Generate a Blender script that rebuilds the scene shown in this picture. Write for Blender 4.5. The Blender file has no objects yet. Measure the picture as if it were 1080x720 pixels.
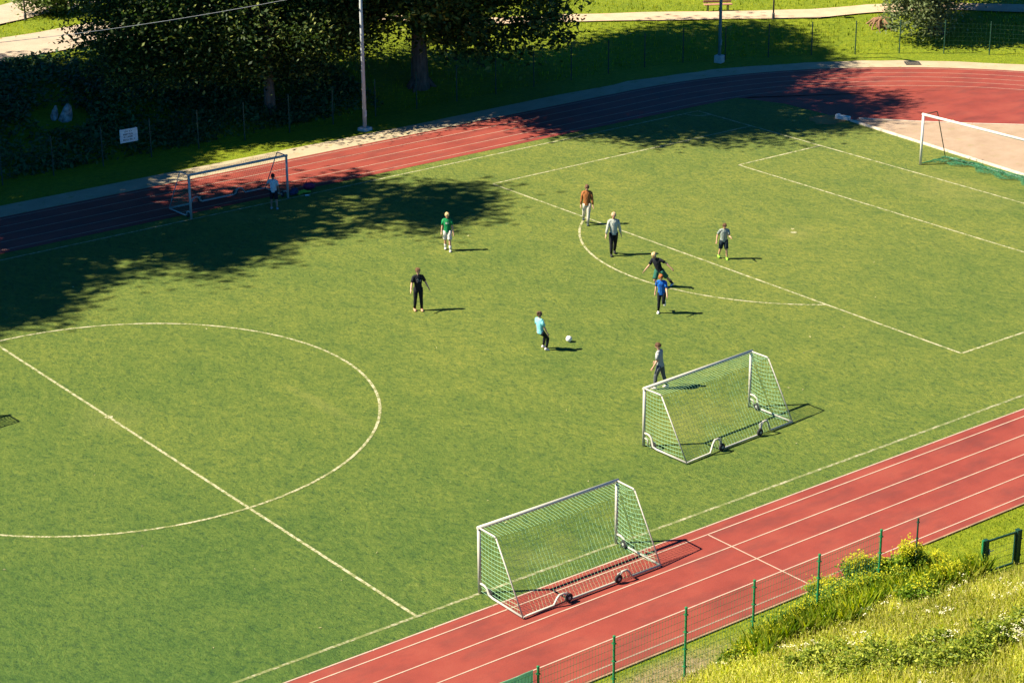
import bpy, math, random
import numpy as np
from mathutils import Vector, Matrix, Quaternion
random.seed(7)
PI = math.pi
scene = bpy.context.scene
COL = scene.collection

# ------------------------------------------------------------------ camera
CAM = np.array([-28.51, -59.404, 26.957])
YAW, PITCH, ROLL, FPX = 0.656, 0.361, -0.008, 2180.07
f_ = np.array([math.sin(YAW)*math.cos(PITCH), math.cos(YAW)*math.cos(PITCH), -math.sin(PITCH)])
r0 = np.array([math.cos(YAW), -math.sin(YAW), 0.0]); u0 = np.cross(r0, f_)
r_ = math.cos(ROLL)*r0 + math.sin(ROLL)*u0
u_ = -math.sin(ROLL)*r0 + math.cos(ROLL)*u0
cam = bpy.data.cameras.new('camera'); camo = bpy.data.objects.new('camera', cam); COL.objects.link(camo)
cam.sensor_width = 36; cam.lens = FPX/1080*36; cam.clip_end = 4000; cam.clip_start = 0.5
M = Matrix(((r_[0], u_[0], -f_[0], CAM[0]), (r_[1], u_[1], -f_[1], CAM[1]), (r_[2], u_[2], -f_[2], CAM[2]), (0, 0, 0, 1)))
camo.matrix_world = M
scene.camera = camo

# ------------------------------------------------------------------ light
SUN_EL, SUN_DIR = math.radians(45), math.radians(-32)      # direction the shadows fall
w = bpy.data.worlds.new('World'); scene.world = w; w.use_nodes = True
nt = w.node_tree; bg = nt.nodes['Background']
sky = nt.nodes.new('ShaderNodeTexSky'); sky.sky_type = 'NISHITA'; sky.sun_disc = False
sky.sun_elevation = SUN_EL
sky.altitude = 6000; sky.air_density = .6; sky.dust_density = .2; sky.ozone_density = 4.0
SX, SY = -math.cos(SUN_DIR), -math.sin(SUN_DIR)
sky.sun_rotation = math.atan2(SX, SY)
tint = nt.nodes.new('ShaderNodeMix'); tint.data_type = 'RGBA'; tint.blend_type = 'MULTIPLY'; tint.inputs[0].default_value = 1.0
tint.inputs[7].default_value = (.30, 1.45, 1.95, 1)
nt.links.new(sky.outputs[0], tint.inputs[6]); nt.links.new(tint.outputs[2], bg.inputs[0]); bg.inputs[1].default_value = 0.05
sl = bpy.data.lights.new('sun', 'SUN'); sl.energy = 5.0; sl.angle = math.radians(0.53); sl.color = (1.0, 0.90, 0.70)
so = bpy.data.objects.new('sun', sl); COL.objects.link(so); so.location = (-60, 40, 80)
ldir = Vector((math.cos(SUN_DIR)*math.cos(SUN_EL), math.sin(SUN_DIR)*math.cos(SUN_EL), -math.sin(SUN_EL)))
so.rotation_mode = 'QUATERNION'; so.rotation_quaternion = ldir.to_track_quat('-Z', 'Y')
vs = scene.view_settings
vs.view_transform = 'Standard'; vs.look = 'None'; vs.exposure = 1.47; vs.gamma = 1.0; vs.use_curve_mapping = False
scene.cycles.max_bounces = 6; scene.cycles.transparent_max_bounces = 8

# ------------------------------------------------------------------ object helpers
def tag(o, label=None, cat=None, group=None, kind=None):
    if label: o['label'] = label
    if cat: o['category'] = cat
    if group: o['group'] = group
    if kind: o['kind'] = kind
    return o
def empty(name, loc=(0, 0, 0), rz=0.0):
    o = bpy.data.objects.new(name, None); COL.objects.link(o)
    o.location = loc; o.rotation_euler = (0, 0, rz); o.empty_display_size = 0.2
    return o
def kids(o):
    return [c for c in bpy.data.objects if c.parent == o]
def copy_tree(o, parent=None):
    c = o.copy(); COL.objects.link(c)
    if parent is not None: c.parent = parent
    for k in kids(o): copy_tree(k, c)
    return c
class MB:
    def __init__(s): s.v = []; s.f = []; s.m = []
    def add(s, vs, fs, mi=0):
        b = len(s.v); s.v += [tuple(v) for v in vs]
        s.f += [tuple(i+b for i in f) for f in fs]; s.m += [mi]*len(fs)
    def box(s, c, d, rz=0, mi=0, bev=0.0):
        cx, cy, cz = c; x, y, z = d[0]/2, d[1]/2, d[2]/2; ca, sa = math.cos(rz), math.sin(rz)
        def t(px, py, pz): return (cx+px*ca-py*sa, cy+px*sa+py*ca, cz+pz)
        if bev <= 0:
            vs = [t(a*x, b*y, e*z) for e in (-1, 1) for (a, b) in ((-1, -1), (1, -1), (1, 1), (-1, 1))]
            s.add(vs, [(3, 2, 1, 0), (4, 5, 6, 7), (0, 1, 5, 4), (1, 2, 6, 5), (2, 3, 7, 6), (3, 0, 4, 7)], mi)
        else:
            q = bev
            def ring(ix, iy, pz):
                return [t(a, b, pz) for a, b in ((-ix+q, -iy), (ix-q, -iy), (ix, -iy+q), (ix, iy-q), (ix-q, iy), (-ix+q, iy), (-ix, iy-q), (-ix, -iy+q))]
            vs = ring(x-q*.6, y-q*.6, -z)+ring(x, y, -z+q)+ring(x, y, z-q)+ring(x-q*.6, y-q*.6, z)
            fs = [tuple(range(7, -1, -1)), tuple(range(24, 32))]
            for k in range(3):
                for i in range(8): fs.append((k*8+i, k*8+(i+1) % 8, k*8+8+(i+1) % 8, k*8+8+i))
            s.add(vs, fs, mi)
    def tube(s, pts, rad, n=8, mi=0, caps=True, ell=None, up=None):
        pts = [Vector(p) for p in pts]; L = len(pts)
        rads = rad if isinstance(rad, (list, tuple)) else [rad]*L
        vs = []; prev = None
        for i, p in enumerate(pts):
            t = (pts[min(i+1, L-1)]-pts[max(i-1, 0)])
            if t.length < 1e-9: t = Vector((0, 0, 1))
            t.normalize()
            if prev is None:
                a = Vector(up) if up is not None else (Vector((0, 0, 1)) if abs(t.z) < .9 else Vector((1, 0, 0)))
            else: a = prev
            n1 = a-t*a.dot(t)
            if n1.length < 1e-6: n1 = t.orthogonal()
            n1.normalize(); prev = n1; n2 = t.cross(n1)
            rr = rads[i]; ra, rb = (rr if isinstance(rr, (list, tuple)) else (rr, rr))
            for k in range(n):
                an = 2*PI*k/n
                vs.append(p+n1*(ra*math.cos(an))+n2*(rb*math.sin(an)))
        fs = [(i*n+k, i*n+(k+1) % n, (i+1)*n+(k+1) % n, (i+1)*n+k) for i in range(L-1) for k in range(n)]
        if caps: fs += [tuple(range(n-1, -1, -1)), tuple((L-1)*n+k for k in range(n))]
        s.add(vs, fs, mi)
    def ball(s, c, r, nu=10, nv=7, mi=0, rot=None, zmin=-1.0, noise=0, seed=0):
        rx, ry, rz = r if isinstance(r, (list, tuple)) else (r, r, r)
        rnd = random.Random(seed); vs = []
        th0 = math.acos(max(-1, min(1, zmin)))
        for j in range(nv+1):
            th = th0*j/nv
            for i in range(nu):
                ph = 2*PI*i/nu; k = 1+noise*(rnd.random()-.5)
                v = Vector((rx*k*math.sin(th)*math.cos(ph), ry*k*math.sin(th)*math.sin(ph), rz*k*math.cos(th)))
                if rot is not None: v = rot @ v
                vs.append(v+Vector(c))
        fs = [(j*nu+i, (j+1)*nu+i, (j+1)*nu+(i+1) % nu, j*nu+(i+1) % nu) for j in range(nv) for i in range(nu)]
        s.add(vs, fs, mi)
    def lathe(s, c, prof, axis, n=16, mi=0):
        ax = Vector(axis).normalized(); a = ax.orthogonal().normalized(); b = ax.cross(a); c = Vector(c)
        vs = [c+ax*h+a*(r*math.cos(2*PI*k/n))+b*(r*math.sin(2*PI*k/n)) for (r, h) in prof for k in range(n)]
        L = len(prof)
        fs = [(i*n+k, i*n+(k+1) % n, (i+1)*n+(k+1) % n, (i+1)*n+k) for i in range(L-1) for k in range(n)]
        fs += [tuple(range(n-1, -1, -1)), tuple((L-1)*n+k for k in range(n))]
        s.add(vs, fs, mi)
    def build(s, name, mats, parent=None, smooth=False, loc=None):
        me = bpy.data.meshes.new(name); me.from_pydata(s.v, [], s.f)
        for m in (mats if isinstance(mats, (list, tuple)) else [mats]): me.materials.append(m)
        if s.m: me.polygons.foreach_set('material_index', s.m)
        if smooth: me.polygons.foreach_set('use_smooth', [len(f) <= 4 for f in s.f])
        me.update()
        o = bpy.data.objects.new(name, me); COL.objects.link(o)
        if parent is not None: o.parent = parent
        if loc is not None: o.location = loc
        return o
def np_mesh(name, V, nper, mats, mi=None, parent=None):
    """V: (N*nper,3): N separate polygons of nper corners"""
    me = bpy.data.meshes.new(name); nv = len(V); nf = nv//nper
    me.vertices.add(nv); me.vertices.foreach_set('co', np.asarray(V, dtype=np.float32).ravel())
    me.loops.add(nv); me.loops.foreach_set('vertex_index', np.arange(nv, dtype=np.int32))
    me.polygons.add(nf)
    me.polygons.foreach_set('loop_start', np.arange(0, nv, nper, dtype=np.int32))
    for m in (mats if isinstance(mats, (list, tuple)) else [mats]): me.materials.append(m)
    if mi is not None: me.polygons.foreach_set('material_index', np.asarray(mi, dtype=np.int32))
    me.update(calc_edges=True); me.validate()
    o = bpy.data.objects.new(name, me); COL.objects.link(o)
    if parent is not None: o.parent = parent
    return o

# ------------------------------------------------------------------ materials
class NG:
    """small helper round a node tree"""
    def __init__(s, name, rough=0.9, spec=0.3):
        s.m = bpy.data.materials.new(name); s.m.use_nodes = True; s.t = s.m.node_tree
        s.b = s.t.nodes['Principled BSDF']; s.b.inputs['Roughness'].default_value = rough
        s.b.inputs['Specular IOR Level'].default_value = spec
        s.co = s.t.nodes.new('ShaderNodeTexCoord').outputs['Object']
    def n(s, typ, **k):
        x = s.t.nodes.new(typ)
        for a, b in k.items(): setattr(x, a, b)
        return x
    def map(s, scale=(1, 1, 1), rz=0, src=None):
        m = s.n('ShaderNodeMapping'); m.inputs['Scale'].default_value = scale; m.inputs['Rotation'].default_value = (0, 0, rz)
        s.t.links.new(src or s.co, m.inputs['Vector']); return m.outputs[0]
    def noise(s, scale, detail=4, rough=.55, vec=None, dist=0):
        x = s.n('ShaderNodeTexNoise'); x.inputs['Scale'].default_value = scale; x.inputs['Detail'].default_value = detail
        x.inputs['Roughness'].default_value = rough; x.inputs['Distortion'].default_value = dist
        s.t.links.new(vec or s.co, x.inputs['Vector']); return x.outputs['Fac']
    def ramp(s, fac, stops):
        r = s.n('ShaderNodeValToRGB'); e = r.color_ramp.elements
        while len(e) < len(stops): e.new(.5)
        for el, (p, c) in zip(e, stops):
            el.position = p; el.color = (c[0], c[1], c[2], 1) if isinstance(c, (tuple, list)) else (c, c, c, 1)
        s.t.links.new(fac, r.inputs[0]); return r.outputs[0]
    def mix(s, fac, a, b, mode='MIX'):
        x = s.n('ShaderNodeMix', data_type='RGBA', blend_type=mode)
        for val, i in ((fac, 0), (a, 6), (b, 7)):
            if isinstance(val, (int, float)): x.inputs[i].default_value = val
            elif isinstance(val, tuple): x.inputs[i].default_value = (*val, 1)
            else: s.t.links.new(val, x.inputs[i])
        return x.outputs[2]
    def math(s, op, a, b=0.0, c=None):
        x = s.n('ShaderNodeMath', operation=op)
        for i, val in enumerate((a, b, c)):
            if val is None: continue
            if isinstance(val, (int, float)): x.inputs[i].default_value = val
            else: s.t.links.new(val, x.inputs[i])
        return x.outputs[0]
    def sep(s):
        x = s.n('ShaderNodeSeparateXYZ'); s.t.links.new(s.co, x.inputs[0]); return x.outputs
    def bump(s, h, strength=.4, dist=.05):
        x = s.n('ShaderNodeBump'); x.inputs['Strength'].default_value = strength; x.inputs['Distance'].default_value = dist
        s.t.links.new(h, x.inputs['Height']); s.t.links.new(x.outputs[0], s.b.inputs['Normal'])
    def color(s, c):
        if isinstance(c, tuple): s.b.inputs['Base Color'].default_value = (*c, 1)
        else: s.t.links.new(c, s.b.inputs['Base Color'])
        return s
def plain(name, col, rough=.6, metal=0, var=.12, scale=6, spec=.4):
    g = NG(name, rough, spec); g.b.inputs['Metallic'].default_value = metal
    n = g.noise(scale, 5)
    lo = tuple(c*(1-var) for c in col); hi = tuple(min(1, c*(1+var)) for c in col)
    g.color(g.ramp(n, [(.3, lo), (.7, hi)])); return g.m
def leafmat(name, cols, transl=.35, rough=.6):
    g = NG(name, rough, .25)
    geo = g.n('ShaderNodeNewGeometry')
    st = [(i/(len(cols)-1), c) for i, c in enumerate(cols)]
    c = g.ramp(geo.outputs['Random Per Island'], st)
    big = g.noise(.35, 3)
    c = g.mix(1.0, c, g.ramp(big, [(.3, .7), (.7, 1.25)]), 'MULTIPLY')
    g.color(c)
    tr = g.n('ShaderNodeBsdfTranslucent'); mx = g.n('ShaderNodeMixShader'); mx.inputs[0].default_value = transl
    hs = g.n('ShaderNodeHueSaturation'); hs.inputs['Saturation'].default_value = 1.1; hs.inputs['Value'].default_value = 1.3
    g.t.links.new(c, hs.inputs['Color']); g.t.links.new(hs.outputs[0], tr.inputs[0])
    g.t.links.new(g.b.outputs[0], mx.inputs[1]); g.t.links.new(tr.outputs[0], mx.inputs[2])
    g.t.links.new(mx.outputs[0], g.t.nodes['Material Output'].inputs[0])
    return g.m

def turf_material():
    g = NG('artificial_turf', .95, .15)
    # short fibre clumps, laid mostly along the pitch
    a = g.noise(4.6, 7, .8, g.map((1, .62, 1), .656))
    b = g.noise(13, 5, .75, g.map((1, .6, 1), .656))
    big = g.noise(.11, 4, .6)
    med = g.noise(.9, 7, .72, g.map((1, .6, 1), .656))
    base = g.ramp(a, [(.38, (.028, .060, .020)), (.455, (.096, .135, .022)), (.54, (.146, .172, .026)), (.64, (.215, .218, .046))])
    base = g.mix(.45, base, g.ramp(b, [(.38, (.040, .078, .022)), (.60, (.192, .204, .038))]))
    base = g.mix(1.0, base, g.ramp(big, [(.3, (.80, .90, .9)), (.7, (1.12, 1.07, 1.05))]), 'MULTIPLY')
    base = g.mix(1.0, base, g.ramp(med, [(.32, (.72, .84, .88)), (.66, (1.12, 1.08, 1.04))]), 'MULTIPLY')
    # worn patches, plus a gradient painting vignette and grazing light into the turf colour
    o = g.sep(); light_falloff = g.math('MULTIPLY', g.math('ADD', g.math('ADD', o[0], g.math('MULTIPLY', o[1], .7)), 20), 1/56)
    for cx, cy, rx, ry in ((15.0, -12.6, 3.2, 1.6), (42.6, 0.0, 2.2, 4.5), (32.5, 0.0, 1.3, 1.3), (0, 0, 1.6, 1.6), (16, 17.0, 3.0, 1.2), (4.7, -17.2, 3, 1.0), (6.2, -3.6, .35, 2.8)):
        dx = g.math('MULTIPLY', g.math('SUBTRACT', o[0], cx), 1/rx); dy = g.math('MULTIPLY', g.math('SUBTRACT', o[1], cy), 1/ry)
        q = g.math('ADD', g.math('MULTIPLY', dx, dx), g.math('MULTIPLY', dy, dy))
        k = g.math('MULTIPLY', g.math('MAXIMUM', g.math('SUBTRACT', 1.0, q), 0.0), g.ramp(med, [(.35, .04), (.6, .34)]))
        base = g.mix(k, base, (.235, .225, .060))
    g.color(g.mix(1.0, base, g.ramp(light_falloff, [(0.0, (.56, .78, .85)), (.45, (.90, .96, .95)), (1.0, (1.08, 1.04, 1.12))]), 'MULTIPLY'))
    g.bump(g.math('ADD', a, g.math('MULTIPLY', b, .6)), .8, .09)
    return g.m
def line_material(name='pitch_line_paint', worn=True):
    g = NG(name, .8, .2)
    n = g.noise(3.0, 5, .7); f = g.noise(11, 3, .7)
    c = g.ramp(n, [(.3, (.30, .27, .16)), (.6, (.42, .39, .25))])
    c = g.mix(g.ramp(g.math('MULTIPLY', n, f), [(.20, .9), (.29, 0.0)]), c, (.13, .16, .04))
    g.color(c); return g.m
def worn_line_material():
    g = NG('worn_line_paint', .85, .2)
    n = g.noise(2.6, 5, .7); f = g.noise(9, 4, .75)
    c = g.mix(g.ramp(g.math('MULTIPLY', n, f), [(.22, .95), (.33, .1)]), g.ramp(n, [(.3, (.27, .25, .16)), (.7, (.38, .35, .24))]), (.12, .15, .04))
    g.color(c); return g.m
def track_material():
    g = NG('red_track', .75, .3)
    a = g.noise(.55, 5, .6); b = g.noise(30, 3, .7); c2 = g.noise(1.1, 6, .65, g.map((.4, 1, 1)))
    c = g.ramp(a, [(.3, (.175, .030, .021)), (.5, (.225, .040, .027)), (.72, (.25, .052, .034))])
    c = g.mix(g.ramp(c2, [(.48, 0.0), (.70, .55)]), c, (.095, .027, .024))
    c = g.mix(1.0, c, g.ramp(b, [(.3, .86), (.7, 1.1)]), 'MULTIPLY')
    g.color(c); g.bump(b, .25, .01); return g.m
def ground_material():
    g = NG('grass_ground', .95, .15)
    a = g.noise(3.2, 6, .75); b = g.noise(.35, 4, .6); cc = g.noise(9, 4, .75)
    c = g.ramp(a, [(.28, (.06, .105, .006)), (.48, (.155, .20, .008)), (.70, (.26, .275, .012))])
    c = g.mix(.35, c, g.ramp(cc, [(.3, (.07, .12, .006)), (.7, (.26, .28, .02))]))
    c = g.mix(1.0, c, g.ramp(b, [(.3, (.8, .88, .9)), (.7, (1.1, 1.08, 1.0))]), 'MULTIPLY')
    # trodden, bare soil along the foot of the near fence
    o = g.sep()
    d = g.math('ABSOLUTE', g.math('ADD', o[1], 24.75))
    band = g.math('SUBTRACT', 1.0, g.math('MULTIPLY', d, 1.0))
    xx = g.math('SUBTRACT', 1.0, g.math('MULTIPLY', g.math('ABSOLUTE', g.math('SUBTRACT', o[0], 3.0)), .22))
    soil = g.math('MULTIPLY', g.math('MAXIMUM', band, 0), g.math('MAXIMUM', xx, 0))
    soil = g.math('MULTIPLY', soil, g.ramp(g.noise(1.1, 4), [(.3, .5), (.6, 2.2)]))
    n2 = g.noise(7, 5, .7)
    c = g.mix(g.math('MINIMUM', soil, 1.0), c, g.ramp(n2, [(.3, (.17, .13, .05)), (.7, (.30, .24, .13))]))
    g.color(c)
    g.bump(g.math('ADD', a, cc), .8, .12); return g.m
def gravel_material(name, c1, c2, weeds=0.0):
    g = NG(name, .95, .2)
    a = g.noise(1.0, 5, .6); b = g.noise(22, 4, .75)
    c = g.ramp(a, [(.3, c1), (.7, c2)])
    c = g.mix(1.0, c, g.ramp(b, [(.3, .78), (.7, 1.15)]), 'MULTIPLY')
    if weeds:
        c = g.mix(g.ramp(g.noise(1.7, 5, .7), [(.58, 0.0), (.68, weeds)]), c, (.16, .19, .02))
    g.color(c); g.bump(b, .4, .02); return g.m
def bark_material():
    g = NG('bark', .95, .2)
    a = g.noise(7, 6, .7, g.map((1, 1, .18)))
    g.color(g.ramp(a, [(.3, (.045, .034, .024)), (.7, (.17, .135, .10))])); g.bump(a, .8, .08); return g.m

mTurf = turf_material(); mLine = line_material(); mWorn = worn_line_material(); mTrack = track_material(); mGround = ground_material()
mTrackLine = plain('track_line_paint', (.43, .30, .23), .7, var=.15, scale=3)
mKerb = plain('kerb_concrete', (.56, .48, .37), .85, var=.2, scale=2)
mEdge = plain('track_edge_board', (.26, .17, .10), .9, var=.3, scale=2)
mGravel = gravel_material('gravel', (.33, .27, .18), (.42, .34, .23), .7)
mPath = gravel_material('path_gravel', (.42, .30, .20), (.52, .39, .27))
mRoad = gravel_material('pale_asphalt', (.36, .28, .21), (.45, .36, .27))
mSand = gravel_material('sand', (.29, .205, .14), (.37, .27, .195), .3)
mSoil = gravel_material('bare_soil', (.26, .14, .04), (.36, .20, .07))
mAlu = plain('white_aluminium', (.44, .42, .355), .45, var=.06)
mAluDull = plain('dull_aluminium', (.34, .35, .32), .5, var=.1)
mWhite = plain('white_paint', (.62, .60, .54), .5, var=.04)
mNetPale = plain('pale_green_net', (.25, .47, .29), .8, var=.1)
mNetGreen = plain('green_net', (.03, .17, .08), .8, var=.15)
mNetThin = plain('thin_grey_net', (.35, .45, .33), .8, var=.1)
mRubber = plain('black_rubber', (.018, .018, .02), .8)
mFenceGreen = plain('green_fence_paint', (.012, .16, .055), .5, var=.12)
mFenceDark = plain('dark_green_fence_paint', (.008, .045, .028), .55, var=.12)
mWire = plain('green_wire', (.02, .13, .06), .6)
mScreen = leafmat('green_windscreen', [(.26, .45, .32), (.28, .47, .34)], .55)
mGalv = plain('galvanised_steel', (.40, .42, .42), .5, var=.12, scale=3)
mTeal = plain('teal_painted_steel', (.10, .22, .22), .5, var=.1, scale=3)
mDarkPole = plain('dark_painted_pole', (.05, .05, .055), .5)
mConc = plain('concrete', (.45, .44, .40), .9, var=.2)
mRock = plain('pale_rock', (.22, .23, .22), .9, var=.7, scale=5)
mRoot = plain('brown_roots', (.20, .11, .06), .95, var=.5, scale=4)
mWood = plain('reddish_bench_wood', (.38, .19, .12), .7, var=.2)
mIron = plain('black_iron', (.02, .02, .02), .5)
mSign = plain('white_sign', (.72, .74, .70), .6, var=.05)
mText = plain('black_lettering', (.02, .03, .03), .6)
mGrate = plain('cast_iron_grate', (.04, .04, .04), .6)
mBark = bark_material()
mLeafDark = leafmat('tree_leaves', [(.010, .028, .008), (.018, .044, .010), (.027, .058, .011), (.038, .072, .012), (.055, .090, .015), (.075, .11, .018), (.24, .26, .06)], .28)
mLeafPale = leafmat('willow_leaves', [(.09, .13, .05), (.14, .18, .07), (.20, .23, .10)], .35)
mLeafLight = leafmat('light_bush_leaves', [(.07, .13, .02), (.14, .20, .05), (.22, .27, .10)], .35)
mLeafBush = leafmat('hedge_plant_leaves', [(.05, .13, .010), (.15, .26, .014), (.32, .41, .02)], .4)
mLeafYellow = leafmat('yellow_bloom', [(.28, .34, .01), (.46, .45, .012), (.60, .54, .02)], .35)
mLeafNettle = leafmat('nettle_leaves', [(.07, .13, .012), (.22, .29, .02), (.48, .50, .07)], .4)
mGrassBlade = leafmat('grass_blades', [(.11, .18, .008), (.22, .27, .012), (.36, .37, .03)], .4)
mStraw = leafmat('meadow_stems', [(.30, .36, .03), (.54, .54, .08), (.70, .64, .24)], .6)
mLeafMeadow = leafmat('meadow_leaves', [(.12, .20, .01), (.34, .38, .03), (.56, .54, .10)], .4)
mUmbel = plain('cream_flowers', (.66, .62, .42), .8, var=.1)

# ------------------------------------------------------------------ terrain
FENCE = [(-60, 28.6), (-20, 28.4), (16.7, 28.2), (31.4, 27.8), (41.7, 27.6), (49.2, 27.2), (51.7, 26.4), (53.9, 25.2), (56.3, 24.0),
         (58.5, 22.7), (60.5, 21.3), (62.7, 19.7), (65.0, 17.3), (67.2, 14.2), (69.0, 10.0), (70.2, 5.0), (70.6, 0.0), (70.2, -6.0), (68, -14), (62, -26), (60, -60)]
def seg_out(x, y):
    """signed distance outside the far fence line (positive = beyond it)"""
    best = 1e9; sgn = -1
    for (x0, y0), (x1, y1) in zip(FENCE[:-1], FENCE[1:]):
        dx, dy = x1-x0, y1-y0; l2 = dx*dx+dy*dy
        t = max(0, min(1, ((x-x0)*dx+(y-y0)*dy)/l2))
        px, py = x-(x0+t*dx), y-(y0+t*dy); d = math.hypot(px, py)
        if d < best-1e-6:
            best = d; sgn = 1 if (dx*py-dy*px) > 0 else -1
    return best*sgn
def sstep(a, b, x):
    t = max(0, min(1, (x-a)/(b-a))); return t*t*(3-2*t)
def ground_z(x, y):
    d = seg_out(x, y)-.3
    z = -.03
    if d > 0:
        k = sstep(34, 46, x); sl = .27*(1-k)+.15*k; H = 2.8*(1-k)+1.15*k
        h = sl*d; z += H*(1-math.exp(-(h/H)**2.2))**(1/2.2) if h > 1e-6 else 0
        if d > 30: z += .02*(d-30)
    e = -25.2-y
    if e > 0:
        h = .32*e; H = 2.6; z += H*(1-math.exp(-(h/H)**2))**.5
    return z
def axis(lo, hi, a, b, step):
    c = list(np.arange(a, b+1e-6, step)); s = step; v = a
    left = []
    while v > lo: s *= 1.35; v -= s; left.append(v)
    s = step; v = b; right = []
    while v < hi: s *= 1.35; v += s; right.append(v)
    return left[::-1]+c+right
XS = axis(-900, 1100, -30, 80, 1.0); YS = axis(-500, 1400, -40, 62, 1.0)
mb = MB()
rz_ = random.Random(3)
vv = [(x, y, ground_z(x, y)+(rz_.uniform(-.04, .04) if seg_out(x, y) > 1.2 else 0)) for y in YS for x in XS]
nx = len(XS)
mb.add(vv, [(j*nx+i, j*nx+i+1, (j+1)*nx+i+1, (j+1)*nx+i) for j in range(len(YS)-1) for i in range(nx-1)])
tag(mb.build('ground', mGround, smooth=True), kind='structure')

def ray_ground(px, py, zoff=0.0):
    d = f_+(px-540)/FPX*r_-(py-360)/FPX*u_
    t0, t1 = 20.0, 400.0
    t = t0
    while t < t1:
        p = CAM+t*d
        if p[2] <= ground_z(p[0], p[1])+zoff: break
        t += .25
    return (p[0], p[1], ground_z(p[0], p[1]))

def sheet(name, pts, z, mat, kind='structure'):
    m = MB(); m.add([(x, y, z) for x, y in pts], [tuple(range(len(pts)))]); return tag(m.build(name, mat), kind=kind)
def ring_strip(r0, r1, z, x0, xc, m, n=72):
    """track-shaped strip: near straight, right-hand bend, far straight"""
    def path(r):
        p = [(x0, -r), (x0*.5, -r)] + [(x, -r) for x in np.linspace(0, xc-1, 12)]
        p += [(xc+r*math.cos(a), r*math.sin(a)) for a in np.linspace(-PI/2, PI/2, n)]
        p += [(x, r) for x in np.linspace(xc-1, 0, 12)] + [(x0*.5, r), (x0, r)]
        return p
    A, B = path(r0), path(r1); k = len(A)
    m.add([(x, y, z) for x, y in A]+[(x, y, z) for x, y in B], [(i, k+i, k+i+1, i+1) for i in range(k-1)])
TX, XC = -60.0, 43.8
m = MB(); ring_strip(18.80, 23.60, 0.0, TX, XC, m); tag(m.build('running_track', mTrack), kind='structure')
m = MB()
for r in (19.22, 20.24, 21.26, 22.28, 23.30): ring_strip(r-.022, r+.022, .008, TX, XC, m)
def line_on(m, a, b, wd, z):
    a, b = Vector((*a, 0)), Vector((*b, 0)); t = (b-a).normalized(); n = Vector((-t.y, t.x, 0))*wd/2
    k = max(1, int((b-a).length/3))
    for i in range(k):
        p, q = a+(b-a)*(i/k), a+(b-a)*((i+1)/k)
        m.add([(p-n)+Vector((0, 0, z)), (q-n)+Vector((0, 0, z)), (q+n)+Vector((0, 0, z)), (p+n)+Vector((0, 0, z))], [(0, 1, 2, 3)])
line_on(m, (9.65, -19.26), (9.72, -23.26), .046, .012)
tag(m.build('track_lines', mTrackLine), kind='structure')
# white inner kerb of the near straight, pale outer edging
m = MB()
def kerb_run(m, pts, wd, h, z0=-.02):
    for a, b in zip(pts[:-1], pts[1:]):
        c = ((a[0]+b[0])/2, (a[1]+b[1])/2); L = math.hypot(b[0]-a[0], b[1]-a[1])
        m.box((c[0], c[1], z0+h/2), (L-.012, wd, h), math.atan2(b[1]-a[1], b[0]-a[0]), bev=.012)
kerb_run(m, [(x, -18.80) for x in np.arange(-40, 44.1, 2)], .065, .03)
tag(m.build('track_kerb', mTrackLine), kind='structure')
m = MB(); kerb_run(m, [(x, -23.64) for x in np.arange(-40, 44.1, 1)], .07, .035)
tag(m.build('track_edging', mEdge), kind='structure')
# gravel strip outside the far straight and bend
m = MB()
def half(r): return [(x, r) for x in (-60, -30, 0, 10, 20, 30, 40)]+[(XC+r*math.cos(a), r*math.sin(a)) for a in np.linspace(PI/2, -.6, 50)]
A, B = half(23.62), half(25.25); k = len(A)
A = [(x, y, 0.002) for x, y in A]; B = [(x+random.uniform(-.12, .12), y+random.uniform(-.15, .15), 0.002) for x, y in B]
m.add(A+B, [(i, i+1, k+i+1, k+i) for i in range(k-1)]); tag(m.build('gravel_strip', mGravel), kind='structure')
# turf and the red apron inside the bend
XE = 48.2
def xe(y): return 48.0+(y-11.7)*.09
turf_poly = [(-60, -18.76), (46.3, -18.76), (xe(-10), -10), (xe(0), 0), (xe(11.7), 11.7), (48.1, 13.2), (48.0, 16.2), (47.0, 18.76), (-60, 18.76)]
sheet('turf_pitch', turf_poly, .004, mTurf)
ap = [(46.34, -18.79), (xe(-10)+.04, -10), (xe(0)+.04, 0), (xe(11.7)+.04, 11.7), (48.14, 13.2), (48.04, 16.2), (47.04, 18.79)]
ap += [(XC+18.82*math.cos(a), 18.82*math.sin(a)) for a in np.linspace(math.radians(80), math.radians(-80), 60)]
sheet('track_apron', ap, -.004, mTrack)
# sand area behind the goal with its kerbs
edge2 = [(48.75, 11.6), (50.5, 9.35), (52.4, 7.2), (54.23, 5.37), (56.5, 3.3), (58.5, 1.0), (59.5, -3), (58.5, -8), (55, -12)]
sheet('sand_area', [(xe(-12)+.1, -12), (xe(0)+.1, 0), (xe(11.5)+.1, 11.5)]+edge2, .003, mSand)
m = MB(); kerb_run(m, [(xe(y)+.06, y) for y in np.arange(11.5, -12.1, -1.18)], .15, .11)
tag(m.build('sand_kerb', mKerb), kind='structure')
m = MB(); kerb_run(m, edge2, .07, .07); tag(m.build('sand_edging', mKerb), kind='structure')
m = MB(); rr = random.Random(5)
m.add([(47.35+1.15*math.cos(a)*rr.uniform(.8, 1.1)*.9, 12.45+.95*math.sin(a)*rr.uniform(.8, 1.15), .010) for a in np.linspace(0, 2*PI, 29)[:-1]], [tuple(range(28))])
tag(m.build('bare_soil_patch', mSoil), kind='structure')

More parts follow.
